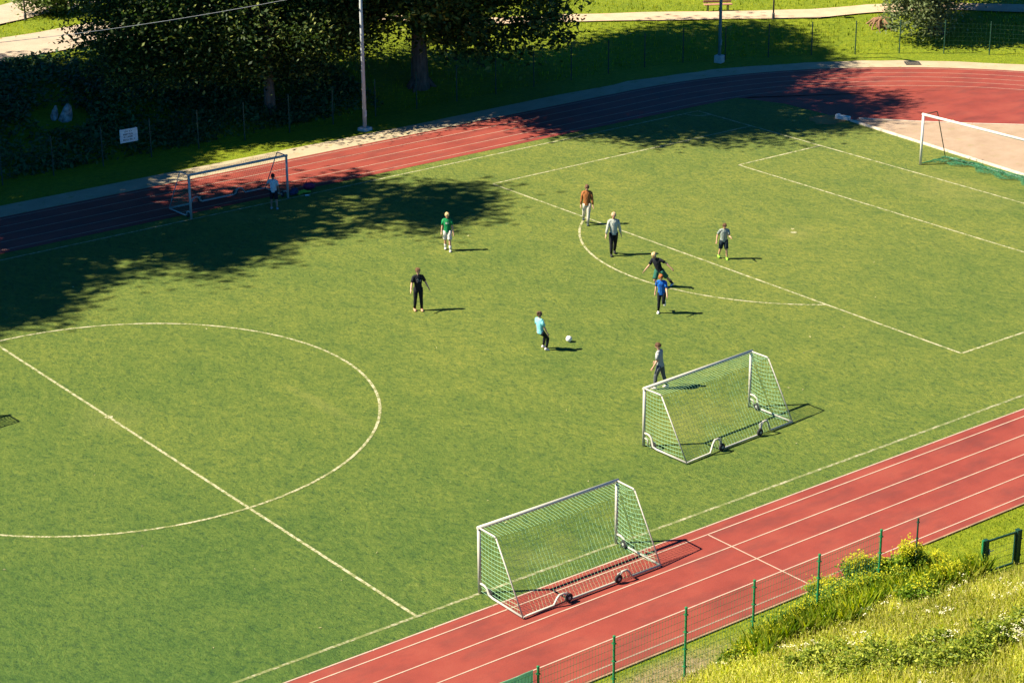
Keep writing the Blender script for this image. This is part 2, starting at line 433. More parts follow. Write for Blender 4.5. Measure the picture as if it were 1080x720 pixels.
# pitch markings
m = MB(); Z = .009; LW = .10
HX, HY = 43.45, 18.0
line_on(m, (-60, HY), (HX, HY), LW, Z); mw = MB(); line_on(mw, (-60, -HY), (HX, -HY), LW*1.1, Z); tag(mw.build('touchline', mWorn), kind='structure')
line_on(m, (HX, -HY+.06), (HX, HY-.06), LW, Z)
line_on(m, (0, -HY+.06), (0, HY-.06), LW, Z)
PB = 14.02
line_on(m, (HX-16.5, -PB), (HX-16.5, PB), LW, Z)
for s in (1, -1): line_on(m, (HX-.06, s*PB), (HX-16.44, s*PB), LW, Z)
line_on(m, (HX-5.5, -9.16), (HX-5.5, 9.16), LW, Z)
for s in (1, -1): line_on(m, (HX-.06, s*9.16), (HX-5.44, s*9.16), LW, Z)
tag(m.build('pitch_lines', mLine), kind='structure')
m = MB()
def arc(m, c, r, a0, a1, wd, z, n):
    P0 = [(c[0]+(r-wd/2)*math.cos(a), c[1]+(r-wd/2)*math.sin(a), z) for a in np.linspace(a0, a1, n)]
    P1 = [(c[0]+(r+wd/2)*math.cos(a), c[1]+(r+wd/2)*math.sin(a), z) for a in np.linspace(a0, a1, n)]
    m.add(P0+P1, [(i, n+i, n+i+1, i+1) for i in range(n-1)])
arc(m, (0, 0), 9.15, 0, 2*PI, LW, Z+.004, 97)
aa = math.acos(5.5/9.15); arc(m, (HX-11, 0), 9.15, PI-aa+.008, PI+aa-.008, LW, Z+.004, 40)
arc(m, (HX, HY), 1.0, PI, 1.5*PI, LW, Z+.004, 12); arc(m, (HX, -HY), 1.0, .5*PI, PI, LW, Z+.004, 12)
for cx in (0, HX-11):
    m.add([(cx+.14*math.cos(a), .14*math.sin(a), Z+.008) for a in np.linspace(0, 2*PI, 17)[:-1]], [tuple(range(16))])
tag(m.build('pitch_arcs', mLine), kind='structure')

# path and roads draped on the bank
def ribbon(name, cl, wd, mat, lift=.05):
    m = MB(); pts = []
    for (a, b) in zip(cl[:-1], cl[1:]):
        k = max(1, int(math.hypot(b[0]-a[0], b[1]-a[1])/1.2))
        pts += [(a[0]+(b[0]-a[0])*i/k, a[1]+(b[1]-a[1])*i/k) for i in range(k)]
    pts.append(cl[-1]); n = len(pts); nc = 6; V = []
    for i, p in enumerate(pts):
        q0, q1 = pts[max(0, i-1)], pts[min(n-1, i+1)]; tx, ty = q1[0]-q0[0], q1[1]-q0[1]; l = math.hypot(tx, ty); nx_, ny_ = -ty/l, tx/l
        wj = wd*(1+.06*math.sin(i*1.3))
        zc = [ground_z(p[0]+nx_*wj*(j/nc-.5), p[1]+ny_*wj*(j/nc-.5)) for j in range(nc+1)]
        for j in range(nc+1): V.append((p[0]+nx_*wj*(j/nc-.5), p[1]+ny_*wj*(j/nc-.5), zc[j]+lift))
    m.add(V, [(i*(nc+1)+j, (i+1)*(nc+1)+j, (i+1)*(nc+1)+j+1, i*(nc+1)+j+1) for i in range(n-1) for j in range(nc)])
    return tag(m.build(name, mat, smooth=True), kind='structure')
PC = [ray_ground(x, y)[:2] for x, y in ((230, 10), (380, 18), (480, 23), (590, 20.5), (680, 18.5), (740, 17.5), (800, 17.5), (860, 15.5), (920, 11), (1000, 8), (1120, 12))]
ribbon('path', PC, 1.75, mPath, .07)
R1 = [ray_ground(x, y)[:2] for x, y in ((-60, 64), (0, 54), (60, 44), (115, 34), (170, 24), (230, 12))]
ribbon('road', R1, 4.4, mRoad, .07)
R2 = [ray_ground(x, y)[:2] for x, y in ((-60, 28), (0, 17), (40, 8), (80, -1), (130, -12))]
ribbon('upper_road', R2, 4.2, mRoad, .07)

# ------------------------------------------------------------------ vegetation
def leaf_quads(C, size, rng, up=.5, aspect=.62, out=None):
    N = len(C)
    n = rng.normal(size=(N, 3)); n[:, 2] = np.abs(n[:, 2])+up
    if out is not None: n += out
    n /= np.linalg.norm(n, axis=1)[:, None]
    t = rng.normal(size=(N, 3)); t -= (t*n).sum(1)[:, None]*n; t /= np.linalg.norm(t, axis=1)[:, None]
    b = np.cross(n, t); s = (size*(rng.uniform(.6, 1.3, N)))[:, None]
    V = np.empty((N, 4, 3)); V[:, 0] = C+t*s; V[:, 1] = C+b*s*aspect*.8+t*s*.1; V[:, 2] = C-t*s*.9; V[:, 3] = C-b*s*aspect*.8+t*s*.1
    return V.reshape(-1, 3)
def crown_points(blobs, nclump, nleaf, rng, sig=(.75, .75, .4), shell=.55, droop=0):
    vol = np.array([b[3]*b[4]*b[5] for b in blobs])**.72; vol = vol/vol.sum()
    pts = []; cl = []
    for b, v in zip(blobs, vol):
        k = max(3, int(nclump*v))
        d = rng.normal(size=(k, 3)); d /= np.linalg.norm(d, axis=1)[:, None]
        r = (shell+(1-shell)*rng.random(k)**.7)*rng.uniform(.82, 1.1, k)
        c = np.array(b[:3])+d*r[:, None]*np.array(b[3:6])
        for q in c:
            n = int(nleaf*rng.uniform(.5, 1.4)); sc = rng.uniform(.7, 1.3)
            e = rng.normal(size=(n, 3))*np.array(sig)*sc
            e[:, 2] -= droop*(e[:, 0]**2+e[:, 1]**2)
            pts.append(q+e); cl.append(q)
    return np.concatenate(pts), cl
def make_tree(name, label, cat, loc, trunk_h, trunk_r, blobs, nclump, nleaf, leaf, mat, seed, group=None, sig=(.75, .75, .4), shell=.55, lean=(0, 0), nlimb=12, droop=0):
    rng = np.random.default_rng(seed); root = empty(name, loc); tag(root, label, cat, group)
    P_, cl = crown_points(blobs, nclump, nleaf, rng, sig, shell, droop)
    P_ = P_[P_[:, 2] > .15]
    V = leaf_quads(P_, leaf, rng); np_mesh('crown', V, 4, mat, parent=root)
    m = MB(); top = Vector((lean[0], lean[1], trunk_h)); r = random.Random(seed)
    tp = [Vector((0, 0, -.3)), Vector((0, 0, .25)), Vector((lean[0]*.2+r.uniform(-.1, .1), lean[1]*.2, trunk_h*.3)), Vector((lean[0]*.6, lean[1]*.6+r.uniform(-.1, .1), trunk_h*.65)), top]
    m.tube(tp, [trunk_r*1.5, trunk_r*1.15, trunk_r*.95, trunk_r*.75, trunk_r*.45], 12)
    for i in range(4):
        a = r.uniform(0, 2*PI); m.tube([Vector((.6*trunk_r*math.cos(a), .6*trunk_r*math.sin(a), .5)), Vector((1.5*trunk_r*math.cos(a), 1.5*trunk_r*math.sin(a), .05)), Vector((2.2*trunk_r*math.cos(a), 2.2*trunk_r*math.sin(a), -.2))], [trunk_r*.45, trunk_r*.35, trunk_r*.1], 6)
    idx = list(range(len(cl))); r.shuffle(idx)
    for i in idx[:nlimb]:
        q = Vector(cl[i]); k = r.uniform(.4, .98); s = tp[2].lerp(top, k) if k > .0 else top
        mid = s.lerp(q, .5)+Vector((r.uniform(-.4, .4), r.uniform(-.4, .4), r.uniform(0, .7)))
        m.tube([s, s.lerp(mid, .5), mid, q], [trunk_r*.36, trunk_r*.28, trunk_r*.19, trunk_r*.05], 6)
    m.build('trunk', mBark, root, smooth=True)
    return root
def gz(x, y): return ground_z(x, y)

# two big trees stand on the far bank in the picture, the others beyond its left edge throw the shade on the pitch
TG = 'tall trees on the far bank'
bx, by, _ = ray_ground(443, 92)
make_tree('broadleaf_tree', 'tall dark broadleaf tree with the thick trunk showing on the bank', 'tree', (bx, by, gz(bx, by)), 9, .42,
          [(-3.4, -3.2, 16.5, 7.2, 7.0, 6.2), (-6.2, -4.0, 14.5, 5.0, 5.0, 4.6), (1.0, 4.3, 16.5, 6.5, 6, 5.5), (4.0, 6.5, 17.5, 6, 5, 5), (-2, -1, 12, 6, 6, 5), (3.5, 0.5, 11, 6.5, 6, 6), (4.6, -1.0, 3.9, 4.0, 4.2, 3.0), (4.0, -.5, 7.0, 4.0, 4.0, 3.4), (-3.5, 1, 9, 4, 4, 3.5), (2.5, 2.0, 6.0, 4.5, 4, 3.2), (-.5, -2.5, 5.8, 3.8, 3.2, 2.8), (-5.0, 1, 5.5, 3.6, 3.5, 2.8)],
          1300, 160, .18, mLeafDark, 11, TG, nlimb=18)
bx, by, _ = ray_ground(285, 118)
make_tree('broadleaf_tree', 'dark leafy tree with low branches left of the galvanised lamp post', 'tree', (bx, by, gz(bx, by)), 6, .26,
          [(1.2, 2.4, 9.0, 4.8, 4.6, 4.2), (-4.0, 2.5, 5.2, 3.8, 3.8, 3.2), (3.2, 2.2, 5.6, 3.6, 3.6, 3.2), (0, 3.0, 4.4, 4.6, 3.6, 2.8), (-6.2, 2.0, 4.6, 3.0, 3.0, 2.8), (6.3, 2.2, 4.8, 4.2, 3.6, 3.0), (0.3, -1.0, 3.9, 4.4, 2.4, 2.3)],
          760, 170, .125, mLeafDark, 12, TG, nlimb=16)
OFF = [(-1.8, 31.0, 0), (-13.0, 31.5, .1), (-21, 32, -.2), (0, 48.5, .4), (0.6, 39.2, 2.7), (-27, 32, .1), (10.8, 38.6, 3.6)]  # last tree is added out of view to shade the low-branched tree
proto = make_tree('broadleaf_tree', 'tall broadleaf tree beyond the left end of the far bank', 'tree', (OFF[0][0], OFF[0][1], gz(*OFF[0][:2])), 13, .5,
          [(-2.2, 1, 15, 5.2, 5.2, 5.2), (4.4, -5.0, 20, 5.0, 4.8, 4.4), (-3, 3, 13, 6, 6, 5), (-2.5, -2.5, 17.5, 5.5, 5, 4.5)],
          400, 120, .24, mLeafDark, 13, TG, nlimb=14)
proto['group'] = 'tall trees past the left end of the far bank'
for x, y, a in OFF[1:]:
    c = copy_tree(proto); c.location = (x, y, gz(x, y)); c.rotation_euler = (0, 0, a)
    if a > 2: c.scale = (.8, .8, .8)
# pale willow-like tree at the right, light bush by the upper road
bx, by, _ = ray_ground(986, 36)
make_tree('willow_tree', 'pale weeping willow drooping to the ground beside the root stump', 'tree', (bx, by, gz(bx, by)), 5, .36,
          [(.3, .6, 6.5, 4.2, 4.2, 2.4), (-1.6, -.8, 3.4, 1.7, 1.5, 2.8), (-2.0, .1, 1.8, 1.6, 1.4, 1.5), (1.4, 1.2, 4.2, 3.4, 3.0, 2.2), (.2, .2, 2.2, 1.4, 1.2, 1.6), (3.5, 1.5, 5.0, 3, 3, 2)],
          420, 120, .13, mLeafPale, 21, sig=(.35, .35, .75), nlimb=12)
bx, by, _ = ray_ground(1040, 8)
make_tree('broadleaf_tree', 'dark broadleaf tree shading the bank behind the willow', 'tree', (bx-1.5, by+5.5, gz(bx, by)), 6, .3,
          [(0, 0, 9, 4.6, 4.6, 3.6), (1, 1.5, 6.5, 3.5, 3.5, 2.5)], 160, 90, .22, mLeafDark, 22, nlimb=10)

def make_bush(name, label, loc, blobs, nclump, nleaf, leaf, mats, seed, sig=.12, group=None, cat='bush', top=0.0):
    rng = np.random.default_rng(seed); root = empty(name, loc); tag(root, label, cat, group)
    P_, cl = crown_points(blobs, nclump, nleaf, rng, (sig, sig, sig*.8), .35)
    P_ = P_[P_[:, 2] > 0.02]
    if top > 0:
        zt = P_[:, 2]+rng.normal(size=len(P_))*.08; hi = zt > np.quantile(zt, 1-top)
        np_mesh('blossom', leaf_quads(P_[hi]+np.array([0, 0, .06]), leaf*.75, rng, 1.0), 4, mats[1], parent=root); P_ = P_[~hi]
    np_mesh('foliage', leaf_quads(P_, leaf, rng), 4, mats[0], parent=root)
    m = MB(); r = random.Random(seed)
    for i in range(9):
        q = Vector(cl[r.randrange(len(cl))]); m.tube([Vector((r.uniform(-.12, .12), r.uniform(-.12, .12), -.05)), q*.5+Vector((0, 0, q.z*.15)), q], [leaf*.18, leaf*.13, leaf*.05], 5)
    m.build('stem', mBark, root)
    return root
bx, by, bz = ray_ground(70, 17)
make_bush('light_bush', 'light green rounded bush between the two pale roads', (bx, by+1.0, bz), [(0, 0, 1.2, 2.0, 1.6, 1.3), (1.4, -.3, 1.0, 1.3, 1.2, 1.0), (-1.0, .3, 1.3, 1.3, 1.2, 1.2)], 110, 60, .13, [mLeafLight], 31, .3)

# near bank: bushes with yellow blossom, nettles, meadow
near = [
    (812, 680, .50, .5, 0), (842, 664, .55, .6, 0), (876, 650, .55, .7, 0), (915, 636, .55, .8, 0), (925, 612, .4, .6, 0), (985, 626, .5, .7, 0), (780, 702, .45, .45, 0), (988, 604, .35, .5, 1), (870, 628, .4, .45, 1),
    (1020, 705, .7, .7, 2), (980, 690, .6, .6, 2), (925, 700, .6, .55, 2), (875, 700, .6, .5, 2),  # px, py, radius, height, kind
    (826, 668, .50, .55, 0), (858, 656, .50, .65, 0), (893, 640, .50, .75, 0), (904, 612, .42, .70, 1), (938, 628, .55, .8, 0), (957, 610, .42, 1.15, 1),
    (968, 640, .50, .75, 0), (1004, 622, .55, .75, 1), (1022, 610, .40, .55, 0), (795, 690, .40, .45, 0), (1040, 690, .75, .75, 2), (1075, 672, .75, .8, 2),
    (1000, 706, .7, .65, 2), (955, 712, .7, .6, 2), (900, 716, .7, .6, 2), (850, 712, .55, .6, 2)]
labs = {0: 'leafy green bush in the band of shrubs below the near fence', 1: 'bush topped with yellow blossom in the band below the near fence', 2: 'dark green nettle clump at the bottom right of the meadow'}
grp = {0: 'green bushes along the near fence', 1: 'yellow blossoming bushes along the near fence', 2: 'nettle clumps in the near meadow'}
for i, (px, py, rad, h, kd) in enumerate(near):
    x, y, z = ray_ground(px, py)
    mats = ([mLeafBush, mLeafYellow], [mLeafBush, mLeafYellow], [mLeafNettle, mLeafNettle])[kd]
    make_bush(('green_bush', 'yellow_bush', 'nettle_clump')[kd], labs[kd], (x, y, z), [(0, 0, h*.5, rad, rad*.8, h*.5), (rad*.5, -.1, h*.4, rad*.6, rad*.6, h*.42), (-rad*.5, .1, h*.38, rad*.6, rad*.6, h*.4)],
              90, 42, .052, mats, 100+i, .09, grp[kd], 'bush', (.05, .22, 0)[kd])

def blades(name, P_, H, W, mat, rng, kind='stuff', bend=.35):
    N = len(P_); a = rng.uniform(0, 2*PI, N); h = H*rng.uniform(.55, 1.25, N); wv = W*rng.uniform(.7, 1.3, N)
    d = np.stack([np.cos(a), np.sin(a), np.zeros(N)], 1); l = rng.uniform(0, 2*PI, N); le = np.stack([np.cos(l), np.sin(l), np.zeros(N)], 1)
    b = bend*rng.uniform(.2, 1.2, N)[:, None]; up = np.array([0, 0, 1.0])
    mid = P_+up*(h*.55)[:, None]+le*(h[:, None]*b*.3); tip = P_+up*h[:, None]+le*(h[:, None]*b)
    V = np.empty((N, 4, 3)); V[:, 0] = P_-d*wv[:, None]; V[:, 1] = P_+d*wv[:, None]; V[:, 2] = mid+d*wv[:, None]*.7; V[:, 3] = tip
    V2 = V.reshape(-1, 3)
    return tag(np_mesh(name, V2, 4, mat), kind=kind)
rng = np.random.default_rng(77)
def scatter(n, x0, x1, y0, y1, test):
    X = rng.uniform(x0, x1, n); Y = rng.uniform(y0, y1, n)
    k = [i for i in range(n) if test(X[i], Y[i])]
    return np.array([(X[i], Y[i], ground_z(X[i], Y[i])-.02) for i in k])
# meadow lower edge runs from the fence foot toward the gate
def in_meadow(x, y): return y < -25.35-max(0, (4-x))*.12-max(0, min(3, x-10.3))*.72 and y > -33
MP = scatter(78000, -1, 24, -33, -25, in_meadow)
blades('meadow_grass', MP, .42, .008, mStraw, rng)
MP2 = scatter(34000, -1, 24, -33, -25, in_meadow)
np_mesh_o = np_mesh('meadow_weeds', leaf_quads(MP2+np.stack([np.zeros(len(MP2)), np.zeros(len(MP2)), rng.uniform(.05, .45, len(MP2))], 1), .04, rng), 4, mLeafMeadow); tag(np_mesh_o, kind='stuff')
SH = scatter(30000, -1, 24, -33, -25, in_meadow); SH = SH+np.stack([rng.normal(size=len(SH))*.03, rng.normal(size=len(SH))*.03, rng.uniform(.26, .52, len(SH))], 1)
tag(np_mesh('meadow_seed_heads', leaf_quads(SH, .019, rng, .8, .45), 4, leafmat('seed_heads', [(.42, .42, .06), (.66, .60, .18), (.78, .70, .36)], .4)), kind='stuff')
TW = scatter(8000, 5.2, 14.5, -27.2, -25.1, lambda x, y: abs(y+25.45+max(0, x-10)*.30+.25*math.sin(x*1.7)) < .55 and x < 13.2)
blades('tall_weeds', TW, .72, .009, leafmat('weed_stems', [(.10, .19, .012), (.22, .30, .018), (.44, .44, .05)], .5), rng, bend=.5)
TWL = TW+np.stack([rng.normal(size=len(TW))*.08, rng.normal(size=len(TW))*.08, rng.uniform(.15, .8, len(TW))], 1)
tag(np_mesh('weed_leaves', leaf_quads(TWL, .028, rng), 4, leafmat('weed_leaf', [(.10, .20, .012), (.24, .33, .018), (.52, .50, .05)], .45)), kind='stuff')
# umbels
um = []
def umbel_pts(n, x0, x1, y0, y1, hh):
    B = scatter(n, x0, x1, y0, y1, in_meadow); out = []
    for b in B:
        h = hh*rng.uniform(.8, 1.25); k = rng.integers(5, 12)
        o = rng.normal(size=(k, 3))*np.array([.05, .05, .012]); out.append(b+np.array([0, 0, h])+o)
    return np.concatenate(out)
U = np.concatenate([umbel_pts(120, 2, 22, -32, -25.5, .45)]+[umbel_pts(9, x-.5, x+.5, y-.35, y+.35, .5) for x, y in [ray_ground(px, py)[:2] for px, py in ((905, 690), (1000, 660), (990, 690), (845, 700), (1060, 640))]]
                   +[umbel_pts(150, 8.4, 11.6, -32.2, -30.2, .62)])
tag(np_mesh('meadow_flowers', leaf_quads(U, .019, rng, 2.5, 1.0), 4, mUmbel), kind='stuff')
# mown grass strip between track and meadow, and rough grass on the far bank and by the roads
SP = scatter(26000, 2, 32, -28, -23.7, lambda x, y: True)
blades('strip_grass', SP, .085, .012, mGrassBlade, rng)
BP = []
rngb = np.random.default_rng(9)
for i in range(30000):
    x = rngb.uniform(16, 74); y = rngb.uniform(5, 50)
    d = seg_out(x, y)
    if d > .2 and d < 22: BP.append((x, y, ground_z(x, y)-.02))
PCV = np.array(PC); 
def near_poly(p, L, wd):
    for a, b in zip(L[:-1], L[1:]):
        ax, ay = a; bx_, by_ = b; dx, dy = bx_-ax, by_-ay; t = max(0, min(1, ((p[0]-ax)*dx+(p[1]-ay)*dy)/(dx*dx+dy*dy)))
        if math.hypot(p[0]-ax-t*dx, p[1]-ay-t*dy) < wd: return True
    return False
BP = np.array([p for p in BP if not near_poly(p, PC, 1.0) and not near_poly(p, R1, 1.8) and not near_poly(p, R2, 1.6)])
blades('bank_grass', BP, .20, .03, mGrassBlade, rng)

SHADE_P = []  # dark leaves added to deepen the bank where tree shade falls
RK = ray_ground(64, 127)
while len(SHADE_P) < 30000:
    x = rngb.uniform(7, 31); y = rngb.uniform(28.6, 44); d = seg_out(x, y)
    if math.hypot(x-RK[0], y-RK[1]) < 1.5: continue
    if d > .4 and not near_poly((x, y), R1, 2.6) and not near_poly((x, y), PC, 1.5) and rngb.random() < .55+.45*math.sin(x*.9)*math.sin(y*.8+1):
        SHADE_P.append((x, y, ground_z(x, y)+rngb.uniform(.02, .42)))
tag(np_mesh('bank_shade_leaves', leaf_quads(np.array(SHADE_P), .15, rng, .9), 4, leafmat('shade_leaves', [(.026, .075, .030), (.045, .115, .038), (.075, .15, .045)], .2)), kind='stuff')
# ------------------------------------------------------------------ fences
def make_fence(name, label, pts, spacing, h, rpost, mpost, mwire, wire_r, hstep, vstep, start=0.0, zfun=None):
    zf = zfun or ground_z
    root = empty(name, (pts[0][0], pts[0][1], 0)); tag(root, label, 'fence')
    ox, oy = pts[0]
    seg = []; P_ = []
    acc = start
    L = [0]
    for a, b in zip(pts[:-1], pts[1:]): L.append(L[-1]+math.hypot(b[0]-a[0], b[1]-a[1]))
    def at(s):
        for i in range(len(pts)-1):
            if s <= L[i+1] or i == len(pts)-2:
                t = (s-L[i])/(L[i+1]-L[i]); return (pts[i][0]+(pts[i+1][0]-pts[i][0])*t-ox, pts[i][1]+(pts[i+1][1]-pts[i][1])*t-oy)
    s = start; posts = []
    while s <= L[-1]+1e-3: posts.append(at(s)); s += spacing
    for (x, y) in posts:
        z = zf(x+ox, y+oy); m = MB(); m.tube([(x, y, z-.2), (x, y, z+h)], rpost, 8); m.lathe((x, y, z+h), [(rpost*1.25, -.02), (rpost*1.2, .015), (.004, .03)], (0, 0, 1), 8)
        for k in range(int((h-.35)/.5)+1): m.box((x, y, z+.3+k*.5), (rpost*2.6, rpost*2.6, .035))
        m.build('post', mpost, root)
    m = MB()
    for (a, b) in zip(posts[:-1], posts[1:]):
        za, zb = zf(a[0]+ox, a[1]+oy), zf(b[0]+ox, b[1]+oy); l = math.hypot(b[0]-a[0], b[1]-a[1])
        n = int((h-.1)/hstep)
        for i in range(n+1):
            z = .05+i*hstep; m.tube([(a[0], a[1], za+z), (b[0], b[1], zb+z)], wire_r*1.25, 4, caps=False)
        n = int(l/vstep)
        for i in range(1, n):
            t = i/n; x, y, z = a[0]+(b[0]-a[0])*t, a[1]+(b[1]-a[1])*t, za+(zb-za)*t
            m.tube([(x, y, z+.04), (x, y, z+h-.06)], wire_r, 3, caps=False)
    m.build('wire_mesh', mwire, root)
    return root, posts
FY = -24.92
fr, fp = make_fence('wire_fence', 'green wire mesh fence with bright green posts beside the near straight', [(-8.4-.08, FY), (12.2, FY)], 2.41, 2.0, .034, mFenceGreen, mWire, .0042, .2, .1, 0.0)
# the windscreen hangs between the two posts left of x = -1.2
m = MB()
xa, xb = -8.5, -1.36
V = []; n = 28
for i in range(n+1):
    for j in range(7): V.append((xa+(xb-xa)*i/n, FY+.05+.012*math.sin(i*1.9+j), .06+1.84*j/6))
for i in range(n+1):
    for j in range(7): V.append((xa+(xb-xa)*i/n, FY+.058+.012*math.sin(i*1.9+j), .06+1.84*j/6))
K = (n+1)*7
m.add(V, [(i*7+j, (i+1)*7+j, (i+1)*7+j+1, i*7+j+1) for i in range(n) for j in range(6)]+[(K+i*7+j, K+i*7+j+1, K+(i+1)*7+j+1, K+(i+1)*7+j) for i in range(n) for j in range(6)])
tag(m.build('windscreen', mScreen), 'pale green windscreen sheet tied to the near fence at the bottom edge', 'windscreen')
make_fence('wire_fence', 'short run of thin wire fence from the corner post to the green gate', [(12.28, FY-.02), (13.15, -26.3)], 1.62, 1.9, .025, mFenceDark, mNetThin, .0045, .2, .12, .0)
# gate
g = empty('garden_gate', (13.27, -26.55, ground_z(13.27, -26.55))); tag(g, 'dark green metal gate standing in the meadow at the right edge', 'gate')
ga = math.atan2(-26.68+26.55, 14.50-13.27); g.rotation_euler = (0, 0, ga); GW = 1.22; GH = 1.12
for x, r in ((-.10, .03), (0.0, .055), (GW, .06)):
    m = MB(); m.box((x, 0, GH/2-.1), (r*2, r*2, GH+.2), bev=.008); m.box((x, 0, GH+.012), (r*2.2, r*2.2, .02)); m.build('post', mFenceGreen if r < .05 else mFenceDark, g)
m = MB(); m.box((GW/2, 0, GH-.05), (GW-.13, .045, .05)); m.box((GW/2, 0, .12), (GW-.13, .045, .05))
m.box((.10, 0, GH/2+.03), (.045, .045, GH-.22)); m.box((GW-.10, 0, GH/2+.03), (.045, .045, GH-.22)); m.build('gate_frame', mFenceDark, g)
m = MB()
for i in range(4): m.tube([(.12, 0, .25+i*.18), (GW-.12, 0, .25+i*.18)], .005, 5)
for i in range(9): m.tube([(.18+i*.107, .006, .14), (.18+i*.107, .006, GH-.07)], .003, 4)
m.build('wire_infill', mFenceDark, g)
m = MB(); m.box((.12, -.04, .75), (.03, .05, .16)); m.tube([(.13, -.07, .78), (.26, -.07, .78)], .012, 6); m.build('handle', mGalv, g)
make_fence('wire_fence', 'dark wire fence leading right from the green gate', [(14.55, -26.72), (21.8, -27.6)], 2.4, 1.05, .028, mFenceDark, mFenceDark, .003, .2, .1, .02)
# far fence
FL = [p for p in FENCE if p[0] > -25 and p[1] > -20]
make_fence('wire_fence', 'long dark wire fence at the foot of the far bank', FL, 2.58, 1.95, .032, mFenceDark, mFenceDark, .0022, .25, .25, .8)

# ------------------------------------------------------------------ goals
def net_strand(m, pts, r): m.tube(pts, r, 3, caps=False)
def training_goal(arch, seed, rr_=.0031):
    W, H, TD, BD = 5.0, 2.0, .78, 1.95
    root = empty('training_goal')
    for s in (-1, 1):
        m = MB(); m.tube([(s*W/2, 0, 0), (s*W/2, 0, H-.055)], .052, 12); m.build('post', mAlu, root, True)
    m = MB(); m.tube([(-W/2-.052, 0, H), (W/2+.052, 0, H)], .055, 12); m.build('crossbar', mAlu, root, True)
    for s in (-1, 1):
        m = MB(); m.tube([(s*W/2, -.05, H), (s*W/2, -TD+.06, H), (s*W/2, -TD, H-.03)], .027, 8); m.build('top_bar', mAlu, root, True)
        m = MB(); m.tube([(s*W/2, -TD, H-.03), (s*W/2, -BD, .06)], .022, 8); m.build('back_stay', mAlu, root, True)
        m = MB(); m.tube([(s*W/2, -.05, arch), (s*W/2, -.22, arch), (s*W/2, -.34, arch*.86), (s*W/2, -.42, .10), (s*W/2, -.60, .06), (s*W/2, -BD, .045)], .034, 8)
        if arch > .3: m.tube([(s*W/2, -.05, arch*.62), (s*W/2, -.18, arch*.58), (s*W/2, -.20, .08)], .022, 6)
        m.build('side_bar', mAlu, root, True)
    m = MB(); q = []
    for s in (-1, 1):
        run = [(s*W/2, .045), (s*1.42, .05), (s*1.30, arch*.75), (s*1.22, arch), (s*1.06, arch), (s*.98, arch*.8), (s*.94, .10), (s*.80, .05)]
        q += run if s < 0 else run[::-1]
    m.tube([(x, -BD, z) for x, z in q], .034, 8); m.build('rear_bar', mAlu, root, True)
    def wheel(x, y, ax):
        m = MB(); m.lathe((x, y, .13), [(.05, -.035), (.115, -.035), (.13, -.02), (.13, .02), (.115, .035), (.05, .035)], ax, 16); o = m.build('wheel', mRubber, root)
        m = MB(); m.lathe((x, y, .13), [(.02, -.05), (.045, -.045), (.045, .045), (.02, .05)], ax, 10); m.build('hub', mAluDull, o)
    for s in (-1, 1):
        wheel(s*W/2-s*.05, -.40, (1, 0, 0)); wheel(s*.90, -BD-.02, (0, 1, 0))
        m = MB(); m.tube([(s*.90, -BD-.02, .13), (s*.90, -BD+.02, arch*.9), (s*1.05, -BD, arch)], .018, 6); m.build('wheel_bracket', mAluDull, root, True)
    # net: roof and back in one sheet, then the two side sheets, gently sagging
    m = MB(); st = .125; rnd = random.Random(seed)
    bl = math.hypot(BD-TD, H-.05); prof = []
    n1 = int(TD/st); n2 = int(bl/st)
    for i in range(n1+1): prof.append((-TD*i/n1, H))
    for i in range(1, n2+1): prof.append((-TD-(BD-TD)*i/n2, H-(H-.06)*i/n2))
    n = len(prof); nx_ = int(W/st)
    def sag(i, k):
        u, v = i/(n-1), k/nx_; return .10*math.sin(PI*u)*math.sin(PI*v)*(1+.25*math.sin(5*v*PI))
    G = [[Vector((-W/2+W*k/nx_+.012*math.sin(i*2.1+k), prof[i][0]+(.6*sag(i, k) if i > n1 else 0), prof[i][1]-(sag(i, k)*(.8 if i > n1 else 1.2)))) for k in range(nx_+1)] for i in range(n)]
    for i in range(n): net_strand(m, G[i][::2]+([G[i][-1]] if nx_ % 2 else []), rr_)
    for k in range(nx_+1): net_strand(m, [G[i][k] for i in range(n)], rr_)
    for s in (-1, 1):
        x = s*W/2
        def back(z): return -TD-(BD-TD)*(1-(z-.06)/(H-.06))
        nz = 15
        for j in range(nz+1):
            z = .08+(H-.1)*j/nz; yb = back(z)
            net_strand(m, [(x-s*.05*math.sin(PI*t), yb*t, z-.09*math.sin(PI*t)) for t in np.linspace(0, 1, 8)], rr_*1.4)
        ny = int(BD/st)
        for j in range(1, ny):
            y = -BD*j/ny; zt = H if y > -TD else H-(H-.06)*(-y-TD)/(BD-TD)
            net_strand(m, [(x-s*.05*math.sin(PI*min(1, -y/BD)), y, .07+(zt-.07)*t-.05*math.sin(PI*t)) for t in np.linspace(0, 1, 6)], rr_)
    m.build('net', mNetPale, root)
    return root
def place(o, a, b, label, group=None):
    """put the goal line between ground points a (left post) and b (right post)"""
    c = ((a[0]+b[0])/2, (a[1]+b[1])/2); o.location = (c[0], c[1], .02)
    o.rotation_euler = (0, 0, math.atan2(b[1]-a[1], b[0]-a[0])); tag(o, label, 'goal', group)
GG = 'portable training goals'
g1 = training_goal(.46, 1); place(g1, (12.48, -13.13), (17.46, -12.86), 'portable goal with pale net standing on the grass behind the goalkeeper', GG)
g2 = training_goal(.30, 2); place(g2, (2.18, -17.98), (7.16, -17.98), 'portable goal with pale net standing partly on the red near straight', GG)
g3 = copy_tree(g2); place(g3, (18.36, 18.0), (13.32, 17.97), 'portable goal in tree shade on the far touchline with a boy inside', GG)
